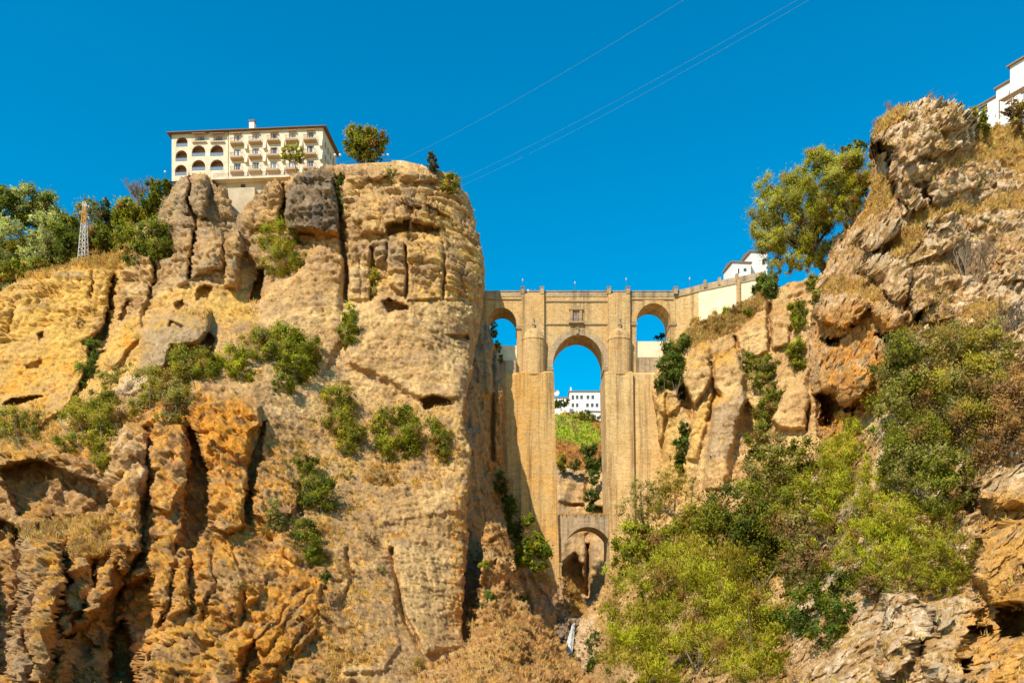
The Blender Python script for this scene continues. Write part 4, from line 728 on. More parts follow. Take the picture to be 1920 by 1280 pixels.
# niche with the little window
nw = BB(); xa, xb = bx_(1069), bx_(1091)
nw.box(xa, bx_(1073.5), D0 - 0.45, D0 + 0.1, bz_(604), bz_(582)); nw.box(bx_(1086.5), xb, D0 - 0.45, D0 + 0.1, bz_(604), bz_(582)); nw.box(xa - 0.3, xb + 0.3, D0 - 0.6, D0 + 0.1, bz_(582), bz_(579.5))
zp = bz_(579.5); xm = (xa + xb) / 2
nw.hexa([(xa - .4, D0 - .6, zp), (xb + .4, D0 - .6, zp), (xb + .4, D0 + .1, zp), (xa - .4, D0 + .1, zp), (xm - .05, D0 - .6, zp + 1.0), (xm + .05, D0 - .6, zp + 1.0), (xm + .05, D0 + .1, zp + 1.0), (xm - .05, D0 + .1, zp + 1.0)])
nw.box(bx_(1066), bx_(1094), D0 - 1.0, D0 + 0.1, bz_(607), bz_(604.2)); nic = nw.build('niche_frame', M['trim_stone'])
gw = BB(); n_ = 10; X0, X1, Z0, ZS = bx_(1075), bx_(1085), bz_(603.5), bz_(592)
pts = [(X0, Z0), (X1, Z0)] + [((X0 + X1) / 2 + (X1 - X0) / 2 * math.cos(math.pi * i / n_), ZS + (X1 - X0) / 2 * math.sin(math.pi * i / n_)) for i in range(n_ + 1)]
b0 = len(gw.v); gw.v += [(x, D0 - 0.03, z) for x, z in pts]; gw.f.append(tuple(range(b0, b0 + len(pts)))); wnd = gw.build('arched_window', M['red_door'])
gb = BB()
for i in range(1, 4): gb.box(X0 + (X1 - X0) * i / 4 - .04, X0 + (X1 - X0) * i / 4 + .04, D0 - 0.09, D0 - 0.04, Z0, ZS + .5)
for z in (Z0 + .7, Z0 + 1.4): gb.box(X0, X1, D0 - 0.12, D0 - 0.09, z, z + .07)
gb.build('window_grille', M['frame_white'])
rl = BB(); rl.box(bx_(1067), bx_(1093), D0 - 0.95, D0 - 0.9, bz_(600.5), bz_(600)); [rl.box(bx_(1067) + i * .33, bx_(1067) + i * .33 + .04, D0 - 0.94, D0 - 0.91, bz_(604.2), bz_(600.5)) for i in range(13)]; rl.build('balcony_rail', M['rail'])
ks = BB(); ks.box(bx_(1080.5), bx_(1084.5), D0 - 0.55, D0 - 0.1, bz_(626), bz_(617)); ks.box(bx_(1079.5), bx_(1085.5), D0 - 0.7, D0 - 0.1, bz_(617), bz_(615.5)); ks.build('keystone', M['trim_stone'])
# lower arch between the piers
la = BB(); D1 = D0 - 2.2
arch_piece(la, bx_(1051.5), bx_(1150), bz_(1052), bz_(989), bz_(967), D1, YB)
la.box(bx_(1039), bx_(1051.5), D1, YB, bz_(1053), bz_(967)); la.box(bx_(1150), bx_(1166), D1, YB, bz_(1053), bz_(967)); la.build('lower_arch_wall', M['grey_ashlar'])
lr = BB(); ring(lr, bx_(1051.5), bx_(1150), bz_(1052), bz_(989), 1.3, D1 - 0.15, D1 + 0.2); lr.build('lower_arch_ring', M['grey_ashlar'])
for xa_, xb_ in ((1036, 1053), (1148, 1178)):
    i_ = BB(); i_.box(bx_(xa_), bx_(xb_), D1 - 1.35, YB, bz_(1061), bz_(1056)); i_.box(bx_(xa_ + 1.5), bx_(xb_ - 1.5), D1 - 1.2, YB - .3, bz_(1065), bz_(1061)); i_.build('impost', M['trim_stone'])
for xa_, xb_ in ((1039, 1051.5), (1150, 1176)):
    i_ = BB(); i_.box(bx_(xa_), bx_(xb_), D1 - 1.05, YB - .5, bz_(1220), bz_(1065)); i_.build('lower_pier', M['pier'])
# curved approach wall on the right, a thing of its own
ap = empty('approach_wall', (bx_(1330), D0 - 2, bz_(580))); tag(ap, 'pale limewashed retaining wall curving up from the bridge to white houses', 'retaining wall'); AO = np.array(ap.location)
pts = [(1264, 545.6, 230.0), (1290, 540, 229.6), (1312, 534, 228.5), (1340, 528.5, 227), (1370, 522, 225), (1400, 516, 223), (1436, 508, 220.5)]
def wallstrip(mb, pts, ta, tb, off0, off1, fixed_bottom=None):
    for (x0, y0, d0), (x1, y1, d1) in zip(pts, pts[1:]):
        z0, z1 = bz_(y0, d0), bz_(y1, d1); b0 = z0 + ta if fixed_bottom is None else fixed_bottom; b1 = z1 + ta if fixed_bottom is None else fixed_bottom
        q = [bx_(x0, d0), bx_(x1, d1)]
        mb.hexa([(q[0], d0 + off0, b0), (q[1], d1 + off0, b1), (q[1], d1 + off1, b1), (q[0], d0 + off1, b0), (q[0], d0 + off0, z0 + tb), (q[1], d1 + off0, z1 + tb), (q[1], d1 + off1, z1 + tb), (q[0], d0 + off1, z0 + tb)])
    mb.v = [(v[0] - AO[0], v[1] - AO[1], v[2] - AO[2]) for v in mb.v]; return mb
pts = pts[:1] + pts[1:]
wallstrip(MB(), [(1310, 534.5, 228.6)] + pts[3:], 0, -1.7, 0, 6, bz_(660)).build('wall', M['render_pale'], ap)
wallstrip(MB(), [pts[0], pts[1], (1310, 534.5, 228.6)], 0, -1.7, 0.02, 6, bz_(690)).build('stone_wall', M['pale_ashlar'], ap)
wallstrip(MB(), pts, -1.68, 0, -0.12, 0.5).build('parapet', M['grey_ashlar'], ap)
wallstrip(MB(), pts, -1.9, -1.62, -0.25, 0.55).build('coping', M['trim_stone'], ap)
for x, y, d in ((1322, 531.5, 227.9), (1349, 526.5, 226.4), (1382, 519.5, 224.2)):
    MB().box(bx_(x - 2.5, d) - AO[0], bx_(x + 2.5, d) - AO[0], d - .35 - AO[1], d + .8 - AO[1], bz_(y + 8, d) - AO[2], bz_(y - 6, d) - AO[2]).build('wall_post', M['grey_ashlar'], ap)
MB().box(bx_(1383, 223) - AO[0], bx_(1389, 223) - AO[0], 223.2 - AO[1], 226 - AO[1], bz_(620, 223) - AO[2], bz_(523, 223) - AO[2]).build('wall_pier', M['ashlar'], ap)

# ---------------------------------------------------------------- facade maker: walls with real openings
def facade(mb, u0, u1, z0, z1, ops, th=0.35, y=0.0):
    """wall in the x-z plane at depth y (outside is -y); ops = (ua, ub, za, zb, arched) cut through, reveals th deep"""
    us = sorted({u0, u1} | {o[0] for o in ops} | {o[1] for o in ops}); zs = sorted({z0, z1} | {o[2] for o in ops} | {o[3] for o in ops})
    for a, b in zip(us, us[1:]):
        for c, d in zip(zs, zs[1:]):
            m, k = (a + b) / 2, (c + d) / 2
            if any(o[0] < m < o[1] and o[2] < k < o[3] for o in ops): continue
            mb.quad((a, y, c), (b, y, c), (b, y, d), (a, y, d))
    for a, b, c, d, ar in ops:
        if not ar:
            mb.quad((a, y, d), (b, y, d), (b, y + th, d), (a, y + th, d)); zr = d
        else:
            n = 14; r = (b - a) / 2; rz = min(r, d - c); m = (a + b) / 2; zr = d - rz
            p = [(m - r * math.cos(math.pi * i / n), zr + rz * math.sin(math.pi * i / n)) for i in range(n + 1)]
            for (ax, az), (bx, bz) in zip(p, p[1:]):
                mb.quad((ax, y, az), (bx, y, bz), (bx, y, d), (ax, y, d)); mb.quad((ax, y, az), (ax, y + th, az), (bx, y + th, bz), (bx, y, bz))
        mb.quad((a, y, c), (a, y, zr), (a, y + th, zr), (a, y + th, c)); mb.quad((b, y, zr), (b, y, c), (b, y + th, c), (b, y + th, zr)); mb.quad((a, y, c), (a, y + th, c), (b, y + th, c), (b, y, c))
    return mb
def window(parent, a, b, c, d, y, mat_frame='frame_white', mull=1, curtain=0.0, rng=None):
    w = MB(); t = 0.09
    w.box(a, a + t, y - .05, y + .04, c, d); w.box(b - t, b, y - .05, y + .04, c, d); w.box(a + t, b - t, y - .05, y + .04, d - t, d); w.box(a + t, b - t, y - .05, y + .04, c, c + t)
    for i in range(1, mull + 1):
        m = a + (b - a) * i / (mull + 1); w.box(m - .05, m + .05, y - .05, y + .04, c + t, d - t)
    o = w.build('window', M[mat_frame], parent)
    MB().box(a + .02, b - .02, y + .04, y + .10, c + .02, d - .02).build('pane', M['glass'], o)
    if curtain:
        n = 6; wd = (b - a) * 0.30 * curtain
        for s0, s1 in ((a + t, a + t + wd), (b - t - wd, b - t)):
            k = MB()
            for i in range(n):
                x0, x1 = s0 + (s1 - s0) * i / n, s0 + (s1 - s0) * (i + 1) / n; k.quad((x0, y - .0 - .02 * (i % 2) + .03, c + t), (x1, y - .02 * ((i + 1) % 2) + .03, c + t), (x1, y - .02 * ((i + 1) % 2) + .03, d - t), (x0, y - .02 * (i % 2) + .03, d - t))
            k.build('curtain', M['curtain'], o)
    return o

# ---------------------------------------------------------------- the hotel on the cliff
LX, LY = bx_(322, 233), 233.0; RX, RY = bx_(606, 230), 230.0
hrot = math.atan2(RY - LY, RX - LX); HC, HS = math.cos(hrot), math.sin(hrot); HW = math.hypot(RX - LX, RY - LY)
HZ = bz_(336, 233) - 0.6
hotel = empty('hotel', (LX, LY, HZ), hrot)
tag(hotel, 'four storey cream hotel with arched loggias and tiled roof on cliff top', 'hotel')
def hu(zx): k = (290 + zx / 4.174 - CX) / F; return (k * LY - LX) / (HC - k * HS)
def hz(zy, u): return bz_(200 + zy / 4.174, LY + u * HS) - HZ
HT = hz(196, 20) ; HD = 13.0
US = hu(583)
rr = random.Random(5)
ops = []; wins = []; arches = []; tops = []
for zx, hw in ((1, 0),):
    pass
for i, (xa, xb, rows) in enumerate(((168, 258, ((240, 316), (344, 430), (457, 541))), (290, 396, ((305, 391), (419, 502))), (434, 538, ((303, 389), (416, 500))))):
    for za, zb in rows:
        a, b = hu(xa - (10 if i == 0 else 0) * ((za > 300) + (za > 440)) * 0.5), hu(xb - (8 if i == 0 else 0) * ((za > 300) + (za > 440)) * 0.5); arches.append((a, b, hz(zb, a), hz(za, a), True))
for xa, xb in ((318, 398), (460, 540)):
    a, b = hu(xa), hu(xb); tops.append((a, b, hz(272, a), hz(228, a), False))
left = MB(); facade(left, 0, US, 0, HT, arches + tops, 0.45)
left.quad((0, HD, 0), (0, 0, 0), (0, 0, HT), (0, HD, HT)); left.quad((HW, HD, 0), (0, HD, 0), (0, HD, HT), (HW, HD, HT))
left.build('wall', M['cream'], hotel)
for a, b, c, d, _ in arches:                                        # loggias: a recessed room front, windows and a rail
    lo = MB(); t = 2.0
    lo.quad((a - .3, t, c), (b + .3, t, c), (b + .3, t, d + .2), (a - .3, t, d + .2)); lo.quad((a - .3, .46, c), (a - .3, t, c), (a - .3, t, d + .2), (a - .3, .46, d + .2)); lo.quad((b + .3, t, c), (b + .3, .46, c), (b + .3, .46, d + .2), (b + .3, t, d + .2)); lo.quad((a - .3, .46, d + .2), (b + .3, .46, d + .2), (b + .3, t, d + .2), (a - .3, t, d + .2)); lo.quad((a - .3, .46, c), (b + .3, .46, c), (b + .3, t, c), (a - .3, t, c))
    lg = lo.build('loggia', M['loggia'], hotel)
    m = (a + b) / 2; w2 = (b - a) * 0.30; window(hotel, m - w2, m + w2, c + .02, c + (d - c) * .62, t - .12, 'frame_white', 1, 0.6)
    r = MB(); r.box(a + .03, b - .03, .08, .11, c + .12, c + 0.95); r.box(a, b, .05, .13, c + .95, c + 1.03); r.build('balcony_rail', M['balcony_glass'], hotel)
for k, (a, b, c, d, _) in enumerate(tops):
    window(hotel, a, b, c, d, .34, 'frame_white', 2, 0.5); r = MB(); r.box(a - .9, b + .4, -.5, -.46, c + .75, c + .83); [r.box(a - .9 + j * .3, a - .86 + j * .3, -.5, -.46, c - .25, c + .75) for j in range(int((b - a + 1.3) / .3))]; r.build('balcony_rail', M['rail'], hotel); MB().box(a - .9, b + .4, -.55, -.02, c - .45, c - .25).build('balcony_slab', M['cream'], hotel)
    MB().hexa([(a - .5, -1.2, d + .05), (b + .5, -1.2, d + .05), (b + .5, -.03, d + .45), (a - .5, -.03, d + .45), (a - .5, -1.2, d + .13), (b + .5, -1.2, d + .13), (b + .5, -.03, d + .55), (a - .5, -.03, d + .55)]).build('awning', M['awning'], hotel)
# right block: five bays of french windows with bowed balconies between fins
cols = [(650, ((226, 290), (338, 404), (448, 514))), (794, ((216, 280), (330, 392), (440, 506))), (936, ((214, 270), (324, 388), (436, 502))), (1080, ((206, 268), (316, 380), (430, 494))), (1222, ((200, 264), (310, 378), (424, 488)))]
wops = []
for zx, rows in cols:
    for za, zb in rows:
        u = hu(zx); wops.append((u - 1.02, u + 1.02, hz(zb, u), hz(za, u), False))
right = MB(); facade(right, US, HW, -1.2, HT, wops, 0.4, -0.25); right.quad((US, -.25, -1.2), (US, -.25, HT), (US, 0, HT), (US, 0, -1.2))
right.build('wall', M['cream'], hotel)
sops = [(1.6 + i * 2.6, 2.9 + i * 2.6, z, z + 2.1, False) for i in range(4) for z in (1.0, 4.9, 8.8)]
sm = MB(); facade(sm, -0.25, HD, -1.2, HT, sops, 0.3); sm.v = [(HW - y, x, z) for x, y, z in sm.v]; sm.build('side_wall', M['cream'], hotel)
for a, b, c, d, _ in sops:
    sw = MB(); sw.box(HW - .38, HW - .3, a, b, c, d); sw.build('window', M['glass'], hotel)
for k, (a, b, c, d, _) in enumerate(wops):
    window(hotel, a, b, c, d, .10, 'frame_white' if k not in (6, 7, 13) else 'red_door', 1, rr.choice((.5, .8, 1.0, 1.2)))
    bp = MB(); n = 8; prof = [(-1.28, c + .02), (-1.35, c - .15), (-1.30, c - .55), (-.9, c - .85), (-.26, c - 1.0)]
    x0, x1 = a - .72, b + .72
    bp.quad((x0, -.26, c + .02), (x0, -1.28, c + .02), (x1, -1.28, c + .02), (x1, -.26, c + .02))
    for (ya, za_), (yb, zb_) in zip(prof, prof[1:]): bp.quad((x0, yb, zb_), (x1, yb, zb_), (x1, ya, za_), (x0, ya, za_))
    for X in (x0, x1):
        b0 = len(bp.v); bp.v += [(X, y_, z_) for y_, z_ in prof] + [(X, -.26, c + .02)]; bp.f.append(tuple(range(b0, b0 + 6)))
    bp.build('balcony', M['balcony_tan'], hotel)
    r = MB(); r.box(x0, x1, -1.27, -1.22, c + .92, c + 1.0)
    for j in range(13): X = x0 + (x1 - x0) * j / 12; r.box(X - .02, X + .02, -1.26, -1.23, c + .03, c + .92)
    for X in (x0, x1): r.box(X - .02, X + .02, -1.22, -.27, c + .92, c + 1.0)
    r.build('balcony_rail', M['rail'], hotel)
    if k % 3 == 0:
        MB().hexa([(a - .25, -1.0, d + .12), (b + .25, -1.0, d + .12), (b + .25, -.27, d + .34), (a - .25, -.27, d + .34), (a - .25, -1.0, d + .2), (b + .25, -1.0, d + .2), (b + .25, -.27, d + .44), (a - .25, -.27, d + .44)]).build('awning', M['awning'], hotel)
edges = [hu(z) for z in (722, 865, 1008, 1151)] + [HW - 0.5]
for k, u in enumerate(edges):                                       # fins that swell out at every floor
    f = MB()
    for zc in (0.2, 4.15, 8.0):
        z0_, z1_ = zc, zc + 2.6; w_ = .42
        f.hexa([(u - w_, -1.0, z0_), (u + w_, -1.0, z0_), (u + w_, -.26, z0_), (u - w_, -.26, z0_), (u - w_, -.3, z1_), (u + w_, -.3, z1_), (u + w_, -.26, z1_), (u - w_, -.26, z1_)])
    f.build('wall_fin', M['cream'], hotel)
dp = MB(); dp.tube([(US - .2, -.15, 0), (US - .2, -.15, HT)], .09, 6); dp.build('drainpipe', M['trim_stone'], hotel)
rf = MB(); e = 1.15
b4 = [(-e, -e, HT + .12), (HW + e, -e, HT + .12), (HW + e, HD + e, HT + .12), (-e, HD + e, HT + .12)]; rg = [(HD / 2, HD / 2, HT + 2.6), (HW - HD / 2, HD / 2, HT + 2.6)]
b0 = len(rf.v); rf.v += b4 + rg; rf.f += [(b0, b0 + 1, b0 + 5, b0 + 4), (b0 + 1, b0 + 2, b0 + 5), (b0 + 2, b0 + 3, b0 + 4, b0 + 5), (b0 + 3, b0, b0 + 4)]
roof = rf.build('roof', M['tile'], hotel)
MB().box(-e, HW + e, -e, HD + e, HT - .06, HT + .118).build('eave', M['eave'], roof)
uc = hu(727); zt_, zb_ = HT + 5.2, HT + 0.4
ch = MB(); ch.box(uc - .75, uc + .75, 3.0, 4.4, zb_, zt_ - .5); co_ = ch.build('chimney', M['white'], roof); MB().box(uc - .9, uc + .9, 2.85, 4.55, zt_ - .5, zt_).build('chimney_cap', M['eave'], roof)
# terrace in front of the hotel: a slab with a rail over a basement wall
ter = empty('terrace', (LX, LY, HZ), hrot); tag(ter, 'hotel terrace slab with iron railing above the pale retaining wall', 'terrace')
ua, ub = hu(500), hu(1085); zsl = hz(596, 20)
MB().box(ua, ub, -3.4, 0.2, zsl - .75, zsl - .2).build('slab', M['cream'], ter)
MB().box(ua + .6, ub - 2, -1.4, -.4, zsl - 5.0, zsl - .75).build('basement_wall', M['concrete'], ter)
MB().box(hu(690), hu(725), -1.46, -1.35, hz(662, 20), hz(632, 20)).build('basement_window', M['frame_dark'], ter)
MB().box(ua + .3, ub - 2, -.35, 0.3, zsl - .2, 0.2).build('terrace_back_wall', M['concrete'], ter)
MB().box(ua + 1, hu(815), -3.1, -.4, zsl - 22, zsl - 3.2).build('retaining_wall', M['concrete'], ter)
r = MB(); r.box(ua, ub, -3.3, -3.25, zsl + .95, zsl + 1.02); r.box(ua, ub, -3.3, -3.25, zsl + .45, zsl + .49)
for j in range(60): X = ua + (ub - ua) * j / 59; r.box(X - .022, X + .022, -3.3, -3.25, zsl - .2, zsl + .95)
r.build('railing', M['rail'], ter)
# garden wall along the cliff top right of the hotel
gw_o = empty('garden_wall', at(680, 305, 223)); tag(gw_o, 'low stone wall with railing along cliff top right of the hotel', 'garden wall'); GO = np.array(gw_o.location)
gp_ = [(604, 317, 222), (640, 309.5, 221), (690, 305.5, 220), (733, 304, 220), (735, 300.5, 220), (755, 301, 220), (785, 308, 219), (800, 313, 218)]
w_ = MB()
for (x0, y0, d0), (x1, y1, d1) in zip(gp_, gp_[1:]):
    a, b = at(x0, y0, d0) - GO, at(x1, y1, d1) - GO; w_.hexa([(a[0], a[1], a[2] - 3), (b[0], b[1], b[2] - 3), (b[0], b[1] + .5, b[2] - 3), (a[0], a[1] + .5, a[2] - 3), tuple(a), tuple(b), (b[0], b[1] + .5, b[2]), (a[0], a[1] + .5, a[2])])
w_.build('wall', M['pale_ashlar'], gw_o)
r = MB()
for (x0, y0, d0), (x1, y1, d1) in zip(gp_[:4], gp_[1:4]):
    a, b = Vector(at(x0, y0, d0) - GO) + Vector((0, .2, 0)), Vector(at(x1, y1, d1) - GO) + Vector((0, .2, 0))
    r.tube([a + Vector((0, 0, .9)), b + Vector((0, 0, .9))], .04, 5); n = int((b - a).length / 1.1)
    for j in range(n + 1): q = a.lerp(b, j / max(n, 1)); r.tube([q, q + Vector((0, 0, .9))], .03, 4)
r.build('railing', M['rail'], gw_o)

# ---------------------------------------------------------------- white houses
def house(name, label, px, py, d, w, h, dep, rot, wins, roof='tile', group=None, wall='white', eave=0.35, rise=1.0, chim=None, fr='frame_dark'):
    """px, py = lower left corner of the front; wins = (u0, u1, z0, z1)"""
    o = empty(name, at(px, py, d), rot); tag(o, label, 'house', group)
    m = MB(); facade(m, 0, w, -6, h, [q[:4] + (False,) for q in wins], 0.22)
    m.quad((w, 0, -6), (w, dep, -6), (w, dep, h), (w, 0, h)); m.quad((0, dep, -6), (0, 0, -6), (0, 0, h), (0, dep, h)); m.quad((w, dep, -6), (0, dep, -6), (0, dep, h), (w, dep, h)); m.build('wall', M[wall], o)
    for q in wins:
        window(o, q[0], q[1], q[2], q[3], .16, q[4] if len(q) > 4 else fr, 1)
    r = MB(); e = eave; b0 = len(r.v)
    r.v += [(-e, -e, h + .02), (w + e, -e, h + .02), (w + e, dep + e, h + .02), (-e, dep + e, h + .02), (-e, dep / 2, h + rise), (w + e, dep / 2, h + rise)]
    r.f += [(0, 1, 5, 4), (2, 3, 4, 5), (1, 2, 5), (3, 0, 4), (3, 2, 1, 0)]; ro = r.build('roof', M[roof], o); MB().box(-e - .05, w + e + .05, -e - .05, dep + e + .05, h - .32, h + .015).build('fascia', M[roof], ro)
    if chim: MB().box(chim - .35, chim + .35, dep * .4, dep * .4 + .7, h, h + chim_h).build('chimney', M['white'], ro)
    return o
chim_h = 3.2
D3 = 420.0; k3 = D3 / F
def hw_(*xs): return [x * k3 for x in xs]
# seen through the main arch
house('white_house', 'white three storey house with brown roof seen through main bridge arch', 1068, 790, 420, 62 * k3, 57 * k3, 9, 0.0,
      [(a * k3, b * k3, c * k3, d * k3) for a, b, c, d in ((4, 8.5, 41, 49), (12, 16.5, 42, 49), (20, 25, 42, 49), (32, 37, 42, 49), (41, 46, 42, 49), (4, 8.5, 27, 34), (12, 16.5, 27, 34), (31, 36, 27, 34), (40, 45, 27, 34), (49, 54, 27, 34), (5, 10, 13, 19), (20, 25, 13, 19))], group='white houses beyond the arch', chim=0.9, rise=1.6)
house('white_house', 'low white house left of the three storey one, seen through arch', 1026, 784, 424, 42 * 424 / F, 40 * k3, 8, 0.0, [(16 * k3, 20 * k3, 22 * k3, 28 * k3), (28 * k3, 32 * k3, 22 * k3, 28 * k3), (34 * k3, 38 * k3, 22 * k3, 28 * k3)], group='white houses beyond the arch', rise=1.2)
house('white_house', 'small white annexe below the three storey house, right edge of arch', 1106, 792, 410, 34 * 410 / F, 22 * 410 / F, 5, 0.12, [(2.2, 3.2, 2.2, 4.0), (5, 6, 2.2, 4.0)], group='white houses beyond the arch', rise=0.6)
# right end of the bridge
k4 = 233.0 / F
house('white_house', 'small white house with dark roof at right end of the bridge', 1373, 520, 233, 36 * k4, 30 * k4, 7, 0.10, [(22 * k4, 28 * k4, 12 * k4, 18 * k4), (11 * k4, 14 * k4, 8 * k4, 17 * k4, 'frame_dark')], group='white houses at the bridge end', rise=0.9, eave=0.3)
house('white_house', 'taller white house half hidden behind olive tree at bridge end', 1408, 515, 235, 32 * k4, 45 * k4, 9, 0.10, [(22 * k4, 28 * k4, 20 * k4, 30 * k4)], group='white houses at the bridge end', rise=1.1, eave=0.3)
# upper right, above the dry slope; their long fronts face left
ra = math.atan2(-0.87, 0.48)
k5 = 190.0 / F
house('white_house', 'low white house with strip windows beside the cliff top bush', 1826, 226, 192, 9.6, 2.9, 8, ra, [(1.0, 3.2, 1.2, 2.2), (5.6, 8.4, 1.3, 2.4)], group='white houses on the upper right', rise=.8, eave=.3)
house('white_house', 'middle white house stepping up the slope with a small window', 1868, 232, 184, 8.5, 8.2, 8, ra, [(4.0, 4.9, 5.2, 6.6), (6.6, 7.6, 1.6, 3.2, 'red_door')], group='white houses on the upper right', rise=.9, eave=.35)
house('white_house', 'highest white house cut by the top right picture edge', 1894, 220, 178, 14, 11.5, 9, ra, [(3.4, 4.9, 8.0, 9.8, 'red_door'), (2.2, 3.2, 3.6, 5.2), (7, 8.2, 7.6, 9.4)], group='white houses on the upper right', rise=1.1, eave=.5)
pg = empty('pergola', at(1884, 196, 176), ra); tag(pg, 'brown wooden pergola against the white houses at upper right', 'pergola')
MB().hexa([(0, -2.4, 0), (5.5, -2.4, .0), (5.5, 0, .5), (0, 0, .5), (0, -2.4, .15), (5.5, -2.4, .15), (5.5, 0, .65), (0, 0, .65)]).build('canopy', M['awning'], pg)
for X in (.1, 2.7, 5.3): MB().box(X - .08, X + .08, -2.35, -2.2, -4, 0).build('post', M['eave'], pg)

# ---------------------------------------------------------------- pylon, lamps, cables, waterfall, people
py_ = empty('lattice_pylon', at(156, 482, 224)); tag(py_, 'slim steel lattice pylon with orange top on the dry grass shoulder', 'pylon')
Hh = (482 - 380) * 224 / F; kk = 224 / F
def pyl(mb, z0, z1, n):
    def c(z): w = 0.95 - 0.62 * z / Hh; ox = 0.45 * z / Hh; return [Vector((ox + sx * w, sy * w, z)) for sx, sy in ((-1, -1), (1, -1), (1, 1), (-1, 1))]
    A, B = c(z0), c(z1)
    for a, b in zip(A, B): mb.tube([a, b], .085, 5)
    for i in range(n):
        p, q = c(z0 + (z1 - z0) * i / n), c(z0 + (z1 - z0) * (i + 1) / n)
        for k in range(4):
            mb.tube([p[k], q[(k + 1) % 4]] if i % 2 else [p[(k + 1) % 4], q[k]], .05, 4); mb.tube([q[k], q[(k + 1) % 4]], .045, 4)
    return mb
pyl(MB(), -1, Hh * .6, 9).build('lower_frame', M['steel'], py_); pyl(MB(), Hh * .6, Hh * .92, 5).build('upper_frame', M['orange_paint'], py_); pyl(MB(), Hh * .92, Hh, 1).build('mast_head', M['steel'], py_)
for z, s in ((Hh * .82, -1), (Hh * .93, 1), (Hh * .72, 1)):
    MB().tube([(0.4, 0, z), (.4 + s * 1.3, -.1, z + .25)], .07, 5).tube([(.4 + s * 1.25, -.1, z + .25), (.4 + s * 1.25, -.1, z - .4)], .09, 6).build('cross_arm', M['steel'], py_)
def lamp(label, px, py, d, h, heads, group, r=.34):
    o = empty('street_lamp', at(px, py, d)); tag(o, label, 'street lamp', group); m = MB(); m.lathe([(.16, 0), (.14, .3), (.06, .5), (.05, h)], (0, 0, 0), 8)
    if len(heads) > 1: m.tube([(heads[0], 0, h - .2), (heads[-1], 0, h - .2)], .045, 5)
    m.build('post', M['rail'], o)
    for x in heads:
        g = MB(); n = 8; g.lathe([(r * math.sin(math.pi * (j + .01) / (n + .02)), -r * math.cos(math.pi * (j + .01) / (n + .02))) for j in range(n + 1)], (x, 0, h + r * .6), 12); g.build('globe', M['globe'], o, smooth=True)
    return o
lamp('white globe lamp left of the hotel above green bush', 309.5, 336, 226, 1.9, (0,), 'globe lamps by the hotel', .3)
lamp('twin globe lamp just right of the hotel side wall', 634, 308, 221, 2.3, (-.85, .55), 'globe lamps by the hotel', .36)
lamp('twin globe lamp right of the big round tree on the cliff top', 723, 306, 221, 2.1, (-.65, .62), 'globe lamps by the hotel', .33)
lamp('twin globe lamp in front of the small conifer on the cliff top', 808, 316, 217, 1.6, (-.4, .6), 'globe lamps by the hotel', .32)
def lantern(label, px, py, d, h):
    o = empty('lantern_post', at(px, py, d)); tag(o, label, 'lamp post', 'lantern posts on the bridge'); MB().lathe([(.12, 0), (.1, .5), (.045, .7), (.04, h)], (0, 0, 0), 8).build('post', M['rail'], o)
    MB().lathe([(.1, 0), (.2, .45), (.24, .5), (.05, .75)], (0, 0, h), 6).build('lantern', M['frame_white'], o)
lantern('slim lantern post over the left buttress of the bridge', 980, 541, 231, 2.1); lantern('slim lantern post above the niche window of the bridge', 1078, 546, 231, 2.1)
lantern('slim lantern post over the right buttress of the bridge', 1174, 541, 231, 2.4); lantern('slim lantern post where the bridge meets the approach wall', 1293, 540, 230.5, 2.4)
def cable(label, a, b, sag, r):
    o = empty('overhead_cable', a); tag(o, label, 'cable', 'cables across the gorge'); a, b = Vector(a), Vector(b); m = MB(); n = 40
    m.tube([(b - a) * (i / n) + Vector((0, 0, -sag * 4 * (i / n) * (1 - i / n))) for i in range(n + 1)], r, 5); m.build('cable', M['wire'])
    c = bpy.data.objects[m_name()] if False else COL.objects[-1]; c.location = tuple(a)
    for k in ('label', 'category', 'group'): c[k] = o[k]
    c.name = 'overhead_cable'; bpy.data.objects.remove(o); return c
cable('upper single cable running from cliff top near conifer to sky', at(752, 300, 219), at(1330, -30, 118), 1.2, .013)
cable('middle thin cable running from cliff nose up to the sky', at(856, 340, 217), at(1530, -20, 112), 1.0, .012)
cable('lowest cable of the pair anchored on the cliff nose', at(862, 350, 217), at(1548, -18, 112), 1.2, .012)
# waterfall
wm, n_, l_, p_ = new_mat('falling_water'); co = n_.new('ShaderNodeTexCoord'); mp = n_.new('ShaderNodeMapping'); mp.inputs['Scale'].default_value = (3.0, 3.0, 0.35); l_.new(co.outputs['Object'], mp.inputs[0]); t = N(n_, 'ShaderNodeTexNoise', Scale=1.6, Detail=5); l_.new(mp.outputs[0], t.inputs['Vector'])
l_.new(ramp(n_, l_, t.outputs[0], [(0.35, (0.16, 0.17, 0.16)), (0.65, (0.7, 0.72, 0.74))]), p_.inputs['Base Color']); p_.inputs['Roughness'].default_value = 0.35
wf = MB(); rng = random.Random(3); n = 26; path = [at(1078 - 5.0 * (i / n) ** .5 - 9 * (i / n), 1167 + 66 * (i / n) ** 1.15, 214 - 5 * (i / n) ** .6) for i in range(n + 1)]
for k in range(9):
    off = (k - 4) * .2
    wf.tube([(q[0] + off * (.35 + 1.0 * i / n) + rng.uniform(-.06, .06), q[1] - .7 + .12 * abs(k - 4), q[2] + rng.uniform(-.04, .04)) for i, q in enumerate(path)], [.07 + .12 * i / n + rng.uniform(-.035, .04) for i in range(n + 1)], 7)
w_o = wf.build('waterfall', wm, smooth=True); tag(w_o, 'thin white waterfall falling over dark rock below the lower arch', 'waterfall')
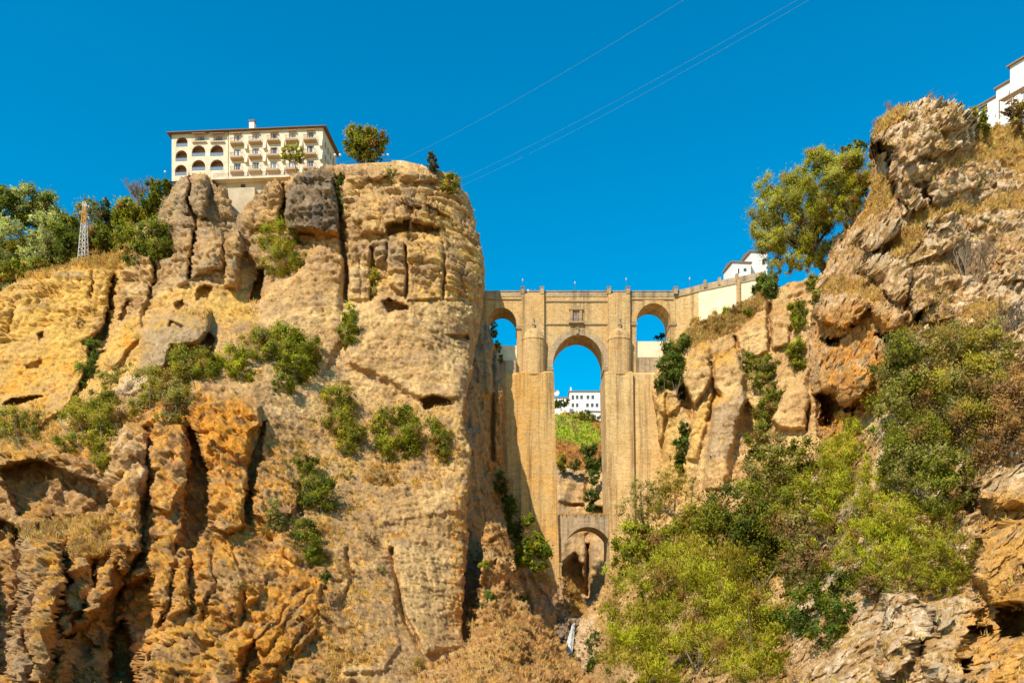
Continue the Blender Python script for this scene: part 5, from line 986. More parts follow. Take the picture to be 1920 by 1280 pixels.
pool = MB(); pool.lathe([(0.05, 0), (3.2, 0), (3.6, -.3)], tuple(at(1066, 1240, 206)), 20); po = pool.build('stream_water', wm); tag(po, kind='structure')
# people at the parapet
skinm = flat('skin', (0.5, 0.3, 0.2), 0.6)
def person(label, px, py, d, h, cloth, lean=0.0, hair=(0.05, 0.03, 0.02)):
    o_mesh = bpy.data.meshes.new('person'); s = h / 1.75
    v = [(0, 0, .92), (0, 0, 1.15), (0, lean * .5, 1.40), (0, lean, 1.52), (0, lean, 1.62), (0, lean, 1.74), (-.19, lean * .5, 1.38), (-.25, -.08, 1.12), (-.16, -.30, 1.06), (.19, lean * .5, 1.38), (.25, -.08, 1.12), (.16, -.30, 1.06), (-.10, 0, .86), (-.11, -.02, .48), (-.11, 0, .06), (-.11, -.13, .03), (.10, 0, .86), (.11, -.02, .48), (.11, 0, .06), (.11, -.13, .03)]
    e = [(0, 1), (1, 2), (2, 3), (3, 4), (4, 5), (2, 6), (6, 7), (7, 8), (2, 9), (9, 10), (10, 11), (0, 12), (12, 13), (13, 14), (14, 15), (0, 16), (16, 17), (17, 18), (18, 19)]
    rad = [.15, .14, .16, .06, .09, .085, .07, .05, .035, .07, .05, .035, .09, .065, .045, .04, .09, .065, .045, .04]
    o_mesh.from_pydata([(a * s, b * s, c * s) for a, b, c in v], e, []); o = link('person', o_mesh, cloth); o.location = tuple(at(px, py, d)); tag(o, label, 'person', 'people leaning on the bridge parapet')
    sk = o.modifiers.new('skin', 'SKIN')
    for q, r in zip(o_mesh.skin_vertices[0].data, rad): q.radius = (r * s, r * s)
    o_mesh.skin_vertices[0].data[0].use_root = True
    ss = o.modifiers.new('subsurf', 'SUBSURF'); ss.levels = 1; ss.render_levels = 1
    hd = MB(); hd.lathe([(.02, -.115), (.07, -.09), (.098, -.03), (.10, .04), (.075, .1), (.02, .125)], (0, lean * s, 1.66 * s), 10); hd.build('face', skinm, o, smooth=True)
    hr = MB(); hr.lathe([(.104, .0), (.108, .05), (.08, .115), (.02, .14)], (0, (lean + .02) * s, 1.66 * s), 10); hr.build('hair', flat('hair', hair, .8), o, smooth=True)
ptop = 547
person('person in white shirt leaning on the bridge parapet between the left posts', 990, 552.5, 231.2, 1.72, flat('white_cloth', (.75, .75, .75), .9))
person('person in blue shirt next to the one in white on the bridge', 996, 552.5, 231.3, 1.66, flat('blue_cloth', (.08, .14, .35), .9))
person('person in red top beside the second post of the bridge parapet', 1003, 552.8, 231.2, 1.62, flat('red_cloth', (.4, .07, .05), .9))
for lab, x, y, c in (('person in white standing behind the cliff top garden wall', 751, 312, (.75, .75, .75)), ('person in pink sitting at the cliff edge near the conifer', 785, 318.5, (.6, .25, .25)), ('person in pale shirt at the cliff edge near the conifer', 791, 319, (.7, .65, .6))):
    person(lab, x, y, 218.9, 1.7, flat('cloth', c, .9))
    bpy.data.objects[COL.objects[-1].name]
for o in COL.objects:
    if o.name.startswith('person') and o.get('label', '').find('cliff') >= 0: o['group'] = 'people on the cliff top'
# white domes by the houses beyond the arch
dm = empty('satellite_dish', at(1043, 741, 415)); tag(dm, 'round white dish on the low house roof seen through arch', 'satellite dish'); MB().lathe([(.1, -1.2), (.1, 0)], (0, 0, 0), 6).build('mount', M['steel'], dm)
ds = MB(); ds.lathe([(.02, 0), (.7, .08), (1.2, .3), (1.55, .65)], (0, 0, 0), 16, cap=False); ds.v = [(x, -z, y + 1.2) for x, y, z in ds.v]; ds.build('dish', M['white'], dm, smooth=True)
# ---------------------------------------------------------------- plants
def leaf_material(name, trans=0.4):
    m, n, l, p = new_mat(name); att = N(n, 'ShaderNodeAttribute', _attribute_name='tint')
    l.new(att.outputs['Color'], p.inputs['Base Color']); p.inputs['Roughness'].default_value = 0.6; p.inputs['Specular IOR Level'].default_value = 0.1
    t = n.new('ShaderNodeBsdfTranslucent'); l.new(mix(n, l, 'MULTIPLY', 1.0, att.outputs['Color'], (1.3, 1.5, 0.7)), t.inputs['Color'])
    x = N(n, 'ShaderNodeMixShader', Fac=trans); l.new(p.outputs[0], x.inputs[1]); l.new(t.outputs[0], x.inputs[2]); l.new(x.outputs[0], n['Material Output'].inputs[0])
    return m
M['leaf'] = leaf_material('leaves'); M['straw'] = leaf_material('dry_blades', 0.2)
bm_, bn_, bl_, bp_ = new_mat('bark'); bt = N(bn_, 'ShaderNodeTexNoise', Scale=3.0, Detail=5); bl_.new(ramp(bn_, bl_, bt.outputs[0], [(0.3, (0.06, 0.045, 0.03)), (0.7, (0.22, 0.17, 0.12))]), bp_.inputs['Base Color']); bp_.inputs['Roughness'].default_value = 0.95; M['bark'] = bm_
tm_, tn_, tl_, tp_ = new_mat('dry_twig'); bt = N(tn_, 'ShaderNodeTexNoise', Scale=2.0, Detail=4); tl_.new(ramp(tn_, tl_, bt.outputs[0], [(0.3, (0.18, 0.12, 0.07)), (0.7, (0.34, 0.24, 0.15))]), tp_.inputs['Base Color']); tp_.inputs['Roughness'].default_value = 0.95; M['twig'] = tm_
YEL = (0.35, 0.35, 0.03); OLV = (0.29, 0.255, 0.036); GRN = (0.185, 0.20, 0.024); DGR = (0.095, 0.125, 0.022); SIL = (0.34, 0.36, 0.17); PINE = (0.07, 0.095, 0.045); DRY = (0.33, 0.20, 0.075); BRN = (0.24, 0.15, 0.08); IVY = (0.10, 0.15, 0.026); LIME = (0.29, 0.30, 0.024); SPA = (0.26, 0.245, 0.08)
LEAF_N = []
def unit(a): return a / (np.linalg.norm(a, axis=1, keepdims=True) + 1e-9)
def leaves(rng, C, R, K, n, size, asp, up, cc, var=0.2, O=None):
    """n leaves over clumps C (Nx3) of radii R, with per clump tint cc"""
    w = R ** 2; pick = rng.choice(len(C), n, p=w / w.sum())
    d = unit(rng.normal(size=(n, 3))); rad = np.abs(rng.normal(size=n)) * 0.72
    pos = C[pick] + d * (R[pick] * rad)[:, None] * K
    ax = unit(d * 0.7 + rng.normal(size=(n, 3)) * 0.75 + np.array((0, 0, up)))
    nrm = unit(np.cross(ax, rng.normal(size=(n, 3)))); sd = np.cross(nrm, ax)
    L = size * rng.uniform(0.6, 1.35, n)[:, None]; Wd = L * asp
    out = d if O is None else unit(0.55 * d + 0.85 * unit(C[pick] - O[pick]) + 0.35 * rng.normal(size=(n, 3)))
    fl = np.sign(np.sum(np.cross(sd, ax) * out, 1))[:, None]; fl[fl == 0] = 1; sd = sd * fl
    v = np.stack([pos - ax * L * .5, pos + sd * Wd * .5, pos + ax * L * .5, pos - sd * Wd * .5], 1).reshape(-1, 3)
    LEAF_N.append(np.repeat(unit(0.8 * out + 0.2 * np.cross(sd, ax)), 4, 0))
    col = cc[pick] * 1.18 * (1 + var * rng.normal(size=(n, 1))) * (1 + 0.08 * rng.normal(size=(n, 3))) * np.array((1.06, 0.96, 0.8))
    return v, np.repeat(np.clip(col, 0.008, 0.6), 4, 0)
PLANT_N = [0]; g3n = 'thicket on the right bank'
def plant(kind, label, cat, ells, col, lay=None, D=None, base=None, leaf=5.5, dens=0.42, asp=0.5, up=0.15, cl=0.34, group=None, fill=0.9, dry=0.05, stems=5, thick=0.7, col2=None, trunk=None, off=0.75):
    """ells = crown lobes (px, py, rx, ry) as seen; lay = the surface it grows on, or a distance D"""
    PLANT_N[0] += 1; rng = np.random.default_rng(100 + PLANT_N[0])
    L = LAYERS[lay] if lay else None
    big = max(ells, key=lambda e: e[2] * e[3]); bx, by = base or (big[0], big[1] + big[3] * 0.8)
    Db = D if D else float(L.pos(bx, by)[1])
    if group == g3n: Db = min([D or 1e9] + [float(q.pos(bx, by)[1]) for q in LAYERS.values() if q.hit(bx, by)])
    B = at(bx, by, Db)
    if L is not None and D is None: B = L.pos(bx, by).astype(float)
    Cs, Rs, Ts, Os = [], [], [], []
    for (px, py, rx, ry) in ells:
        k_ = 1.38 if group == g3n else (1.2 if lay == 'cliff_of_hotel' and rx > 12 else 1.0); rx, ry = rx * k_, ry * k_
        d = D if D else float(L.pos(px, py)[1])
        if group == g3n: d = min([D or 1e9] + [float(q.pos(px, py)[1]) - (rx + ry) / 2 * 0.06 for q in LAYERS.values() if q.hit(px, py)])
        s = d / F; rm = (rx + ry) / 2 * s * thick
        d = d - (rm * off if D is None and group != g3n else 0)
        c = at(px, py, d); m = max(7, int(3.2 * fill / cl ** 2))
        u = unit(rng.normal(size=(m, 3))); rad = 0.35 + 0.62 * rng.random((m, 1)) ** 0.6
        lump = 1.08 + 0.4 * perlin(u * 1.6 + PLANT_N[0] * 3.3 + px, 5)[:, None]
        Os.append(np.tile(c + np.array((0, rm * .3, 0)), (m, 1))); Cs.append(c + u * rad * lump * np.array((rx * s, rm, ry * s))); Rs.append(cl * min(rx, ry) * s * rng.uniform(0.6, 1.25, m)); 
        t = np.tile(np.array(col), (m, 1)) * (1 + 0.16 * rng.normal(size=(m, 1)))
        if col2 is not None: k = rng.random(m) < 0.4; t[k] = np.array(col2) * (1 + 0.15 * rng.normal(size=(k.sum(), 1)))
        k = rng.random(m) < dry; t[k] = np.array(DRY) * 0.8
        Ts.append(t)
    C, R, T = np.concatenate(Cs), np.concatenate(Rs), np.concatenate(Ts)
    area = sum(math.pi * e[2] * e[3] for e in ells); n = int(min(area * dens * 4.4 * (5.5 / leaf) ** 2, 90000)); s0 = Db / F
    v, vc = leaves(rng, C, R, np.array((1, 1, 1.0)), n, leaf * 0.85 * s0, asp, up, T, O=np.concatenate(Os))
    o = empty(kind, B); tag(o, label, cat, group)
    me = np_mesh('crown' if kind.endswith('tree') or kind in ('conifer',) else 'foliage', v - B, np.arange(len(v)).reshape(-1, 4), vc)
    me.polygons.foreach_set('use_smooth', np.ones(len(me.polygons), bool)); me.normals_split_custom_set_from_vertices(LEAF_N[-1].astype(np.float32))
    link(me.name, me, M['leaf'], o)
    mb = MB(); r0 = (trunk or max(1.6, 0.035 * math.sqrt(area))) * s0 * 0.5
    idx = rng.choice(len(C), min(stems, len(C)), replace=False)
    top = Vector(C.mean(0) - B)
    if kind.endswith('tree') or kind in ('conifer',):
        j = top * 0.45 + Vector((rng.normal() * r0, 0, 0)); mb.tube([(0, 0, -1.0), tuple(j * 0.5 + Vector((r0 * .6, 0, 0))), tuple(j)], [r0 * 1.25, r0, r0 * .8], 8)
        root = j
    else: root = Vector((0, 0, -.3))
    for i in idx:
        e = Vector(C[i] - B); mid = root.lerp(e, .5) + Vector(tuple(rng.normal(size=3) * 0.12 * (e - root).length)); mb.tube([tuple(root), tuple(mid), tuple(e)], [r0 * .6, r0 * .4, r0 * .12], 5, caps=False)
    mb.build('trunk' if kind.endswith('tree') or kind == 'conifer' else 'stems', M['bark'], o)
    return o
def twigs(kind, label, cat, px, py, w, h, lay=None, D=None, n=40, r=0.6, group=None, mat='twig', spread=1.0):
    """a leafless plant: forked twigs fanning from the base (px, py), w and h its size in photograph pixels"""
    PLANT_N[0] += 1; rng = random.Random(900 + PLANT_N[0]); B = LAYERS[lay].pos(px, py) if D is None else at(px, py, D); s = float(B[1]) / F
    o = empty(kind, B); tag(o, label, cat, group); mb = MB()
    for k in range(max(3, n // 9)):
        a = Vector((rng.uniform(-.5, .5) * w * s * spread, rng.uniform(-.4, .4) * w * s, h * s * rng.uniform(.45, .7))); st = Vector((rng.uniform(-.1, .1) * w * s, 0, -.3))
        q = st.lerp(a, .5) + Vector((rng.uniform(-.06, .06) * w * s, 0, 0)); mb.tube([tuple(st), tuple(q), tuple(a)], [r * s, r * s * .8, r * s * .55], 5, caps=False)
        for j in range(8):
            b = q.lerp(a, rng.random()); e = b + Vector((rng.uniform(-.28, .28) * w * s, rng.uniform(-.2, .2) * w * s, rng.uniform(.12, .38) * h * s)); m2 = b.lerp(e, .5) + Vector((rng.uniform(-.04, .04) * w * s, 0, 0))
            mb.tube([tuple(b), tuple(m2), tuple(e)], [r * s * .5, r * s * .38, r * s * .2], 4, caps=False)
            for i in range(2): f = m2.lerp(e, rng.random()); g = f + Vector((rng.uniform(-.13, .13) * w * s, rng.uniform(-.1, .1) * w * s, rng.uniform(.02, .2) * h * s)); mb.tube([tuple(f), tuple(g)], [r * s * .3, r * s * .18], 4, caps=False)
    mb.build('twigs', M[mat], o); return o
HC_, BC_, CF, NC, GB, DS, WH = 'cliff_of_hotel', 'cliff_of_bridge', 'cliff_flank', 'near_crag', 'gorge_bank', 'dry_slope', 'wooded_hill'
g = 'trees on the wooded hill'
plant('tree', 'tall silvery green tree whose round top stands highest on wooded hill', 'tree', [(48,372,32,26),(62,405,42,32)], SIL, D=262, base=(55,460), leaf=6, group=g, col2=GRN, cl=.3)
plant('tree', 'dark green tree cut by the left edge, top of wooded hill', 'tree', [(8,372,30,22),(0,405,34,34),(-20,440,30,40)], GRN, D=258, base=(0,470), leaf=6, group=g, col2=DGR, cl=.3)
plant('tree', 'broad silvery poplar at the left picture edge under the dark tree', 'tree', [(20,450,46,42),(0,490,36,34)], SIL, D=246, base=(15,515), leaf=6, group=g, col2=OLV, cl=.28)
plant('tree', 'silvery poplar sloping towards the pylon, second from left edge', 'tree', [(85,440,34,46),(112,470,30,34),(75,490,34,30)], SIL, D=240, base=(90,512), leaf=6, group=g, cl=.28)
plant('tree', 'pointed dark tree between the tall silvery tree and open sky', 'tree', [(92,385,22,24),(100,412,22,26)], DGR, D=256, base=(96,450), leaf=6, group=g, col2=SIL)
plant('tree', 'dark green bushy tree just left of the lattice pylon', 'tree', [(130,432,26,30),(138,462,30,28)], DGR, D=236, base=(134,490), leaf=6, group=g, col2=GRN)
plant('tree', 'low dark green tree on the left edge above the yellow rock face', 'tree', [(25,510,40,24),(-15,520,40,24),(70,503,26,16)], GRN, D=228, base=(20,535), leaf=6, group=g, col2=OLV)
plant('tree', 'thin pale tree with airy crown standing behind the pylon', 'tree', [(163,392,20,20),(150,405,12,12),(175,402,12,14)], SPA, D=246, base=(164,440), leaf=5, dens=.16, group=g, stems=9)
plant('conifer', 'dark blue green conifer right of the pylon', 'tree', [(197,385,8,12),(197,402,16,14),(198,422,24,16)], PINE, D=242, base=(198,450), leaf=6, group=g, trunk=5)
plant('tree', 'rounded green tree immediately right of the pylon foot', 'tree', [(180,442,26,24),(205,452,28,20)], GRN, D=234, base=(190,474), leaf=6, group=g, col2=DGR)
plant('tree', 'fresh light green tree below the leafless purple shrub', 'tree', [(238,392,28,20),(250,412,32,24),(222,412,14,16)], LIME, D=238, base=(240,445), leaf=6, group=g, col2=GRN, stems=8)
plant('bush', 'olive green bush between the light green tree and cliff bush', 'bush', [(232,444,20,24),(226,470,14,14)], OLV, D=226, base=(230,480), leaf=6, col2=DGR)
plant('bush', 'dark green bush under the left globe lamp of the hotel', 'bush', [(298,352,24,14),(318,344,16,8),(285,368,20,16)], GRN, D=225, base=(300,372), leaf=5, col2=DGR)
plant('bush', 'dark shrub on the slope under the leafless purple shrub', 'bush', [(268,392,18,16),(280,385,16,14)], DGR, D=226, base=(270,410), leaf=5, col2=OLV)
twigs('leafless_shrub', 'purple brown leafless shrub against sky left of the hotel', 'shrub', 258, 382, 44, 46, D=232, n=120, r=1.0)
twigs('leafless_shrub', 'smaller leafless shrub touching the hotel side of the purple one', 'shrub', 283, 366, 30, 32, D=231, n=80, r=0.9)
# plants on the hotel cliff
plant('bush', 'round dark green bush overhanging the cliff edge right of the pylon', 'bush', [(280,452,34,26),(300,470,26,20),(262,478,28,20)], GRN, HC_, base=(285,490), leaf=5, col2=DGR, dens=.5, group=None)
plant('bush', 'fine leaved green bush in the notch below the barrel shaped rock', 'bush', [(522,452,34,30),(528,486,36,26),(560,490,16,12),(500,430,14,10)], OLV, HC_, base=(528,510), leaf=4.5, asp=.3, col2=GRN, up=.4)
plant('bush', 'narrow dark creeper in the crack right of the barrel rock', 'bush', [(636,352,7,22),(640,385,6,16),(644,330,7,9)], DGR, HC_, base=(638,400), leaf=4.5, off=.6)
plant('bush', 'upright green bush in the long crack at mid cliff', 'bush', [(654,590,13,18),(654,620,17,22),(650,642,10,10)], GRN, HC_, base=(652,645), leaf=4.5, col2=LIME)
plant('bush', 'sparse green creeper hanging in the upper columns of rock', 'bush', [(698,500,7,12),(703,520,10,14),(701,548,6,14)], OLV, HC_, base=(700,560), leaf=4.5, dens=.3, off=.6)
plant('bush', 'green bush on the upper right shoulder of the cliff nose', 'bush', [(846,342,14,15),(838,352,12,10)], OLV, HC_, base=(842,360), leaf=4.5, col2=GRN)
plant('bush', 'small dry green tuft under the garden wall left of cables', 'bush', [(735,328,13,9)], SPA, HC_, base=(735,335), leaf=4, dens=.3)
twigs('leafless_tree', 'small bare brown tree clinging to the cliff face near its top', 'tree', 771, 382, 34, 40, lay=HC_, n=36, r=.8)
plant('tree', 'big bright green tree leaning out from the middle ledge, casting shadow', 'tree', [(525,632,42,24),(562,655,36,34),(560,692,38,24),(520,672,34,24),(532,722,22,16)], GRN, HC_, base=(508,735), leaf=5, col2=LIME, dens=.5, off=.9, trunk=9, cl=.3)
plant('bush', 'grey green bush left of the big ledge tree with bare stems', 'bush', [(478,640,24,22),(488,665,18,18)], SPA, HC_, base=(485,690), leaf=4.5, col2=OLV, stems=10)
plant('bush', 'olive bush on the ledge beneath the grey boulder', 'bush', [(355,680,38,24),(345,700,24,18),(385,700,22,20)], OLV, HC_, base=(365,722), leaf=4.5, col2=GRN, dry=.12)
plant('bush', 'yellow green bush between the boulder bush and the big ledge tree', 'bush', [(435,675,28,26),(450,695,24,18)], LIME, HC_, base=(440,712), leaf=4.5, col2=OLV)
plant('bush', 'olive bush with grey dead stems at the head of the orange rib', 'bush', [(308,725,42,30),(290,752,34,22),(335,752,24,24),(318,785,26,12)], SPA, HC_, base=(315,795), leaf=4.5, col2=OLV, stems=14, dry=.1)
plant('bush', 'largest olive bush of the left ledge, under the yellow face', 'bush', [(190,752,38,24),(160,790,52,32),(200,795,38,30),(150,832,44,20),(205,835,30,22),(195,868,14,14)], OLV, HC_, base=(170,860), leaf=4.5, col2=GRN, dens=.5, stems=12)
plant('bush', 'dusty olive bush at the left picture edge on the ledge', 'bush', [(30,795,34,24),(40,825,36,20),(5,815,20,20)], SPA, HC_, base=(40,845), leaf=4.5, col2=OLV, stems=12)
plant('bush', 'bright ivy clump in the cleft beside the yellow face', 'bush', [(176,655,13,14),(174,672,11,10)], IVY, HC_, base=(175,682), leaf=4.5)
plant('bush', 'dark ivy clump lower in the cleft beside the yellow face', 'bush', [(160,700,20,20),(172,690,12,14),(155,722,10,8)], IVY, HC_, base=(160,728), leaf=4.5, col2=DGR)
plant('bush', 'grey green low bush between cleft and grey boulder', 'bush', [(232,692,24,10),(210,712,18,16)], SPA, HC_, base=(220,722), leaf=4.5)
plant('bush', 'rounded green bush right of the big ledge tree on bare slope', 'bush', [(628,752,26,26),(638,788,26,24),(660,818,22,20),(650,840,20,14)], OLV, HC_, base=(648,850), leaf=4.5, col2=GRN, stems=8)
plant('bush', 'bright double crowned bush left of three on the upper shelf', 'bush', [(735,780,24,16),(715,805,16,20),(730,840,22,22)], GRN, HC_, base=(732,862), leaf=4.5, col2=LIME)
plant('bush', 'bright bush in the middle of three on the upper shelf', 'bush', [(765,785,16,18),(772,822,22,24),(770,845,14,14)], GRN, HC_, base=(770,860), leaf=4.5, col2=LIME)
plant('bush', 'upright green bush right of three, by the overhang', 'bush', [(818,798,14,14),(828,822,18,22),(830,845,14,14)], GRN, HC_, base=(828,862), leaf=4.5, col2=OLV)
plant('bush', 'small dark green bush, upper of a pair on the bare slope', 'bush', [(574,868,18,18),(578,885,16,14)], GRN, HC_, base=(576,900), leaf=4.5)
plant('bush', 'round dark green bush, lower and larger of a pair on slope', 'bush', [(590,915,28,24),(610,935,24,26),(590,940,22,18)], GRN, HC_, base=(600,962), leaf=4.5, col2=DGR)
plant('bush', 'grey green upright bush left of the dark lower bush', 'bush', [(512,958,14,20),(520,980,14,16)], SPA, HC_, base=(515,998), leaf=4.5)
plant('bush', 'dark green bush lowest on the left slope, with a shadow under it', 'bush', [(560,990,26,20),(575,1020,28,24),(585,1045,16,14)], GRN, HC_, base=(575,1060), leaf=4.5, col2=DGR)
plant('bush', 'tiny dark bush hanging below the lowest slope bush', 'bush', [(606,1080,13,13),(612,1095,8,8)], DGR, HC_, base=(608,1100), leaf=4.5)
for lab, e, c in (('dry straw coloured bush on the shelf below three bright bushes', [(715,893,26,16)], DRY), ('small yellowing tuft left of the straw coloured bush', [(652,891,12,8)], OLV), ('pale yellow tuft in the reddish dry patch', [(648,1072,14,14)], DRY), ('dull tuft right of the pale yellow one', [(714,1068,11,8)], SPA), ('yellow dry tussock at the bottom edge below pale rock', [(788,1256,34,20)], (0.34,0.25,0.06)),
                  ('small grey tuft in the craggy rock at bottom left', [(452,1096,10,9)], SPA), ('faded brown bush at the mid shelf edge', [(690,1010,18,9)], BRN), ('small grey bush under the yellow rock face slit', [(152,606,9,9)], BRN), ('dry brown tuft on the craggy left ledge', [(160,1028,14,8)], DRY), ('pale tuft under the hollow at the far left', [(190,985,16,9)], DRY), ('brownish bush in shade left of the pale block', [(500,990,12,10)], SPA)):
    plant('bush', lab, 'bush', e, c, HC_, leaf=4, dens=.3, stems=3, group='dry tufts on the hotel cliff', asp=.25, up=.6)
# cliff top by the hotel
plant('tree', 'round bushy tree standing alone on the cliff top right of hotel', 'tree', [(682,250,24,22),(664,262,20,20),(690,276,26,24),(708,262,20,18),(672,288,16,14),(712,280,12,10)], GRN, D=221, base=(686,308), leaf=5, col2=OLV, dens=.5, trunk=6)
plant('tree', 'small thin tree in front of the hotel balconies', 'tree', [(548,282,18,12),(560,294,12,9),(538,294,10,8)], LIME, D=223.5, base=(556,324), leaf=4.5, dens=.25, trunk=2.6, col2=OLV)
plant('conifer', 'small grey green conifer at the right end of the cliff top', 'tree', [(808,290,5,7),(810,300,10,8),(812,312,13,9)], (0.075, 0.085, 0.055), D=216.5, base=(811,322), leaf=4, trunk=2)
plant('bush', 'clipped dark bush under the twin lamp on the cliff top', 'bush', [(706,301,12,5)], PINE, D=220.5, base=(706,305), leaf=4)
# flank and gorge centre
plant('bush', 'green creeper at the top of the shaded flank beside left arch', 'bush', [(926,622,7,18),(934,648,6,12),(938,672,5,9)], IVY, CF, base=(930,660), leaf=4.5, col2=OLV, off=.8)
plant('bush', 'dark creeper deep in shade beside the left pier', 'bush', [(938,905,14,20),(950,945,18,26),(962,985,20,26),(970,1030,16,30)], DGR, CF, base=(955,1000), leaf=5, col2=IVY, off=.8)
plant('bush', 'sunlit fig bush in front of the left pier foot', 'bush', [(992,975,11,14),(998,1008,18,16),(1015,1030,20,22),(985,1045,18,18),(1010,1058,18,14)], (0.16, 0.22, 0.03), D=206, base=(1000,1075), leaf=6, asp=.6, col2=LIME, dens=.5)
plant('bush', 'small green bush in shade under the sunlit fig', 'bush', [(982,1128,8,13)], IVY, CF, base=(982,1140), leaf=5)
plant('bush', 'bright weed tuft on the shadow side of the dry outcrop', 'bush', [(906,1060,9,12)], LIME, DS, base=(908,1070), leaf=5)
plant('bush', 'green bush at the foot of the dry outcrop, in a dark cleft', 'bush', [(918,1120,13,13),(908,1135,8,8)], IVY, DS, base=(915,1134), leaf=5)
plant('bush', 'dark ferny bush right of the waterfall', 'bush', [(1115,1205,15,22),(1122,1235,20,22),(1110,1250,12,12)], IVY, GB, base=(1118,1258), leaf=5.5, col2=DGR)
plant('bush', 'blue green bush by the right foot of the lower arch', 'bush', [(1172,1072,14,12),(1164,1088,10,8)], DGR, GB, base=(1170,1092), leaf=5)
g2 = 'plants on the rocks behind the bridge'
plant('tree', 'dark round tree on the rocks framed by the main arch', 'tree', [(1104,842,16,14),(1112,868,17,18)], IVY, D=336, base=(1110,884), leaf=5, group=g2)
plant('bush', 'dark ivy falling down the rock inside the bridge opening', 'bush', [(1114,895,9,14),(1110,932,14,20),(1118,948,12,8)], IVY, D=327, base=(1112,950), leaf=5, group=g2)
plant('bush', 'olive bush left under the green hill in the opening', 'bush', [(1052,868,12,15)], OLV, D=336, base=(1052,884), leaf=5, group=g2)
plant('bush', 'faded olive bush in the middle of the bridge opening', 'bush', [(1076,870,12,13)], SPA, D=336, base=(1076,884), leaf=5, group=g2)
plant('bush', 'dark green bushes on the crest just under the white houses', 'bush', [(1098,776,14,7),(1108,788,18,9),(1088,782,10,5)], GRN, D=396, base=(1102,794), leaf=4, group=g2)
plant('tree', 'row of dark clipped foliage before the low white house', 'tree', [(1046,757,9,7),(1060,755,7,8)], DGR, D=416, base=(1052,766), leaf=4, group=g2)
plant('bush', 'tiny dark bush in the foot of the right side arch', 'bush', [(1236,632,9,5),(1242,628,5,4)], PINE, D=243.5, base=(1238,640), leaf=4)
# bridge cliff
plant('bush', 'thick ivy mass at the joint of bridge and right cliff', 'bush', [(1268,655,22,18),(1258,682,26,20),(1266,708,20,18),(1240,712,13,22),(1276,735,13,16),(1284,640,12,12)], IVY, BC_, base=(1268,740), leaf=5.5, asp=.6, col2=DGR, dens=.55, off=.8, group=None)
plant('bush', 'ivy column low on the right cliff next to the pale pier', 'bush', [(1284,808,10,20),(1279,840,14,26),(1276,868,12,18)], IVY, BC_, base=(1280,880), leaf=5.5, asp=.6, off=.8, col2=DGR)
plant('bush', 'dark fig bush against the end of the approach wall', 'bush', [(1436,526,20,18),(1446,544,18,16),(1424,540,14,16)], DGR, BC_, base=(1438,556), leaf=5.5, asp=.6, col2=IVY)
plant('bush', 'small round green bush under the approach wall', 'bush', [(1363,588,10,10)], LIME, BC_, base=(1363,597), leaf=4.5)
plant('bush', 'second small green bush under the approach wall, nearer its end', 'bush', [(1403,584,8,9)], GRN, BC_, base=(1403,592), leaf=4.5)
plant('bush', 'dry straw bush along the foot of the approach wall', 'bush', [(1310,606,18,12),(1338,602,24,14),(1352,612,16,9)], (0.36,0.23,0.07), BC_, base=(1335,618), leaf=5, asp=.2, up=.9, dens=.4)
plant('bush', 'brown dry bush between two small green ones below the wall', 'bush', [(1384,578,14,12)], BRN, BC_, base=(1384,588), leaf=4.5, asp=.25, up=.6)
plant('bush', 'hanging green creeper left of the near crag edge', 'bush', [(1496,580,18,18),(1500,606,14,14),(1492,652,18,20),(1500,680,14,14)], GRN, BC_, base=(1496,690), leaf=5, col2=LIME, off=.8)
plant('bush', 'long green thicket in the gully of the right cliff', 'bush', [(1400,680,14,20),(1438,684,24,18),(1434,712,26,18),(1444,740,26,18),(1438,772,20,22),(1428,808,18,20)], GRN, BC_, base=(1436,815), leaf=5, col2=SPA, off=.8, dens=.45)
# trees over the edge of the near crag
plant('olive_tree', 'tall olive green tree leaning over the edge with dark trunk', 'tree', [(1462,350,42,34),(1500,335,30,22),(1445,396,34,40),(1490,390,52,44),(1465,445,48,34),(1530,462,36,36),(1510,430,46,34),(1500,488,34,18),(1535,410,26,30),(1448,462,30,28),(1466,498,30,18),(1432,428,22,24)], (0.33, 0.325, 0.075), D=117, base=(1550,520), leaf=5, asp=.28, up=.5, dens=.72, col2=YEL, trunk=16, stems=16, cl=.3, thick=.8)
plant('olive_tree', 'second olive green tree higher up beside the crag top', 'tree', [(1535,300,34,24),(1572,312,42,32),(1600,330,34,34),(1556,346,52,36),(1602,366,36,30),(1575,392,46,26),(1545,385,28,26)], (0.31, 0.305, 0.07), D=111, base=(1600,442), leaf=5, asp=.28, up=.5, dens=.75, col2=YEL, trunk=12, stems=14, cl=.3, thick=.8)
plant('bush', 'dark bush peeping over behind the second olive tree', 'bush', [(1606,276,18,11),(1590,284,14,8)], DGR, D=122, base=(1604,296), leaf=6, col2=OLV)
plant('bush', 'low green bush at the foot of the leaning olive tree', 'bush', [(1524,532,16,16),(1530,560,10,16)], GRN, NC, base=(1530,565), leaf=5.5, col2=SPA)
plant('bush', 'green bush right of the crag top before the white houses', 'bush', [(1832,222,18,15),(1838,244,16,14),(1822,212,12,10)], GRN, NC, base=(1838,256), leaf=5.5, col2=OLV)
plant('bush', 'reddish green shrub in front of the highest white house', 'bush', [(1904,205,20,20),(1912,226,18,12)], BRN, D=126, base=(1906,240), leaf=6, col2=OLV, dens=.34)
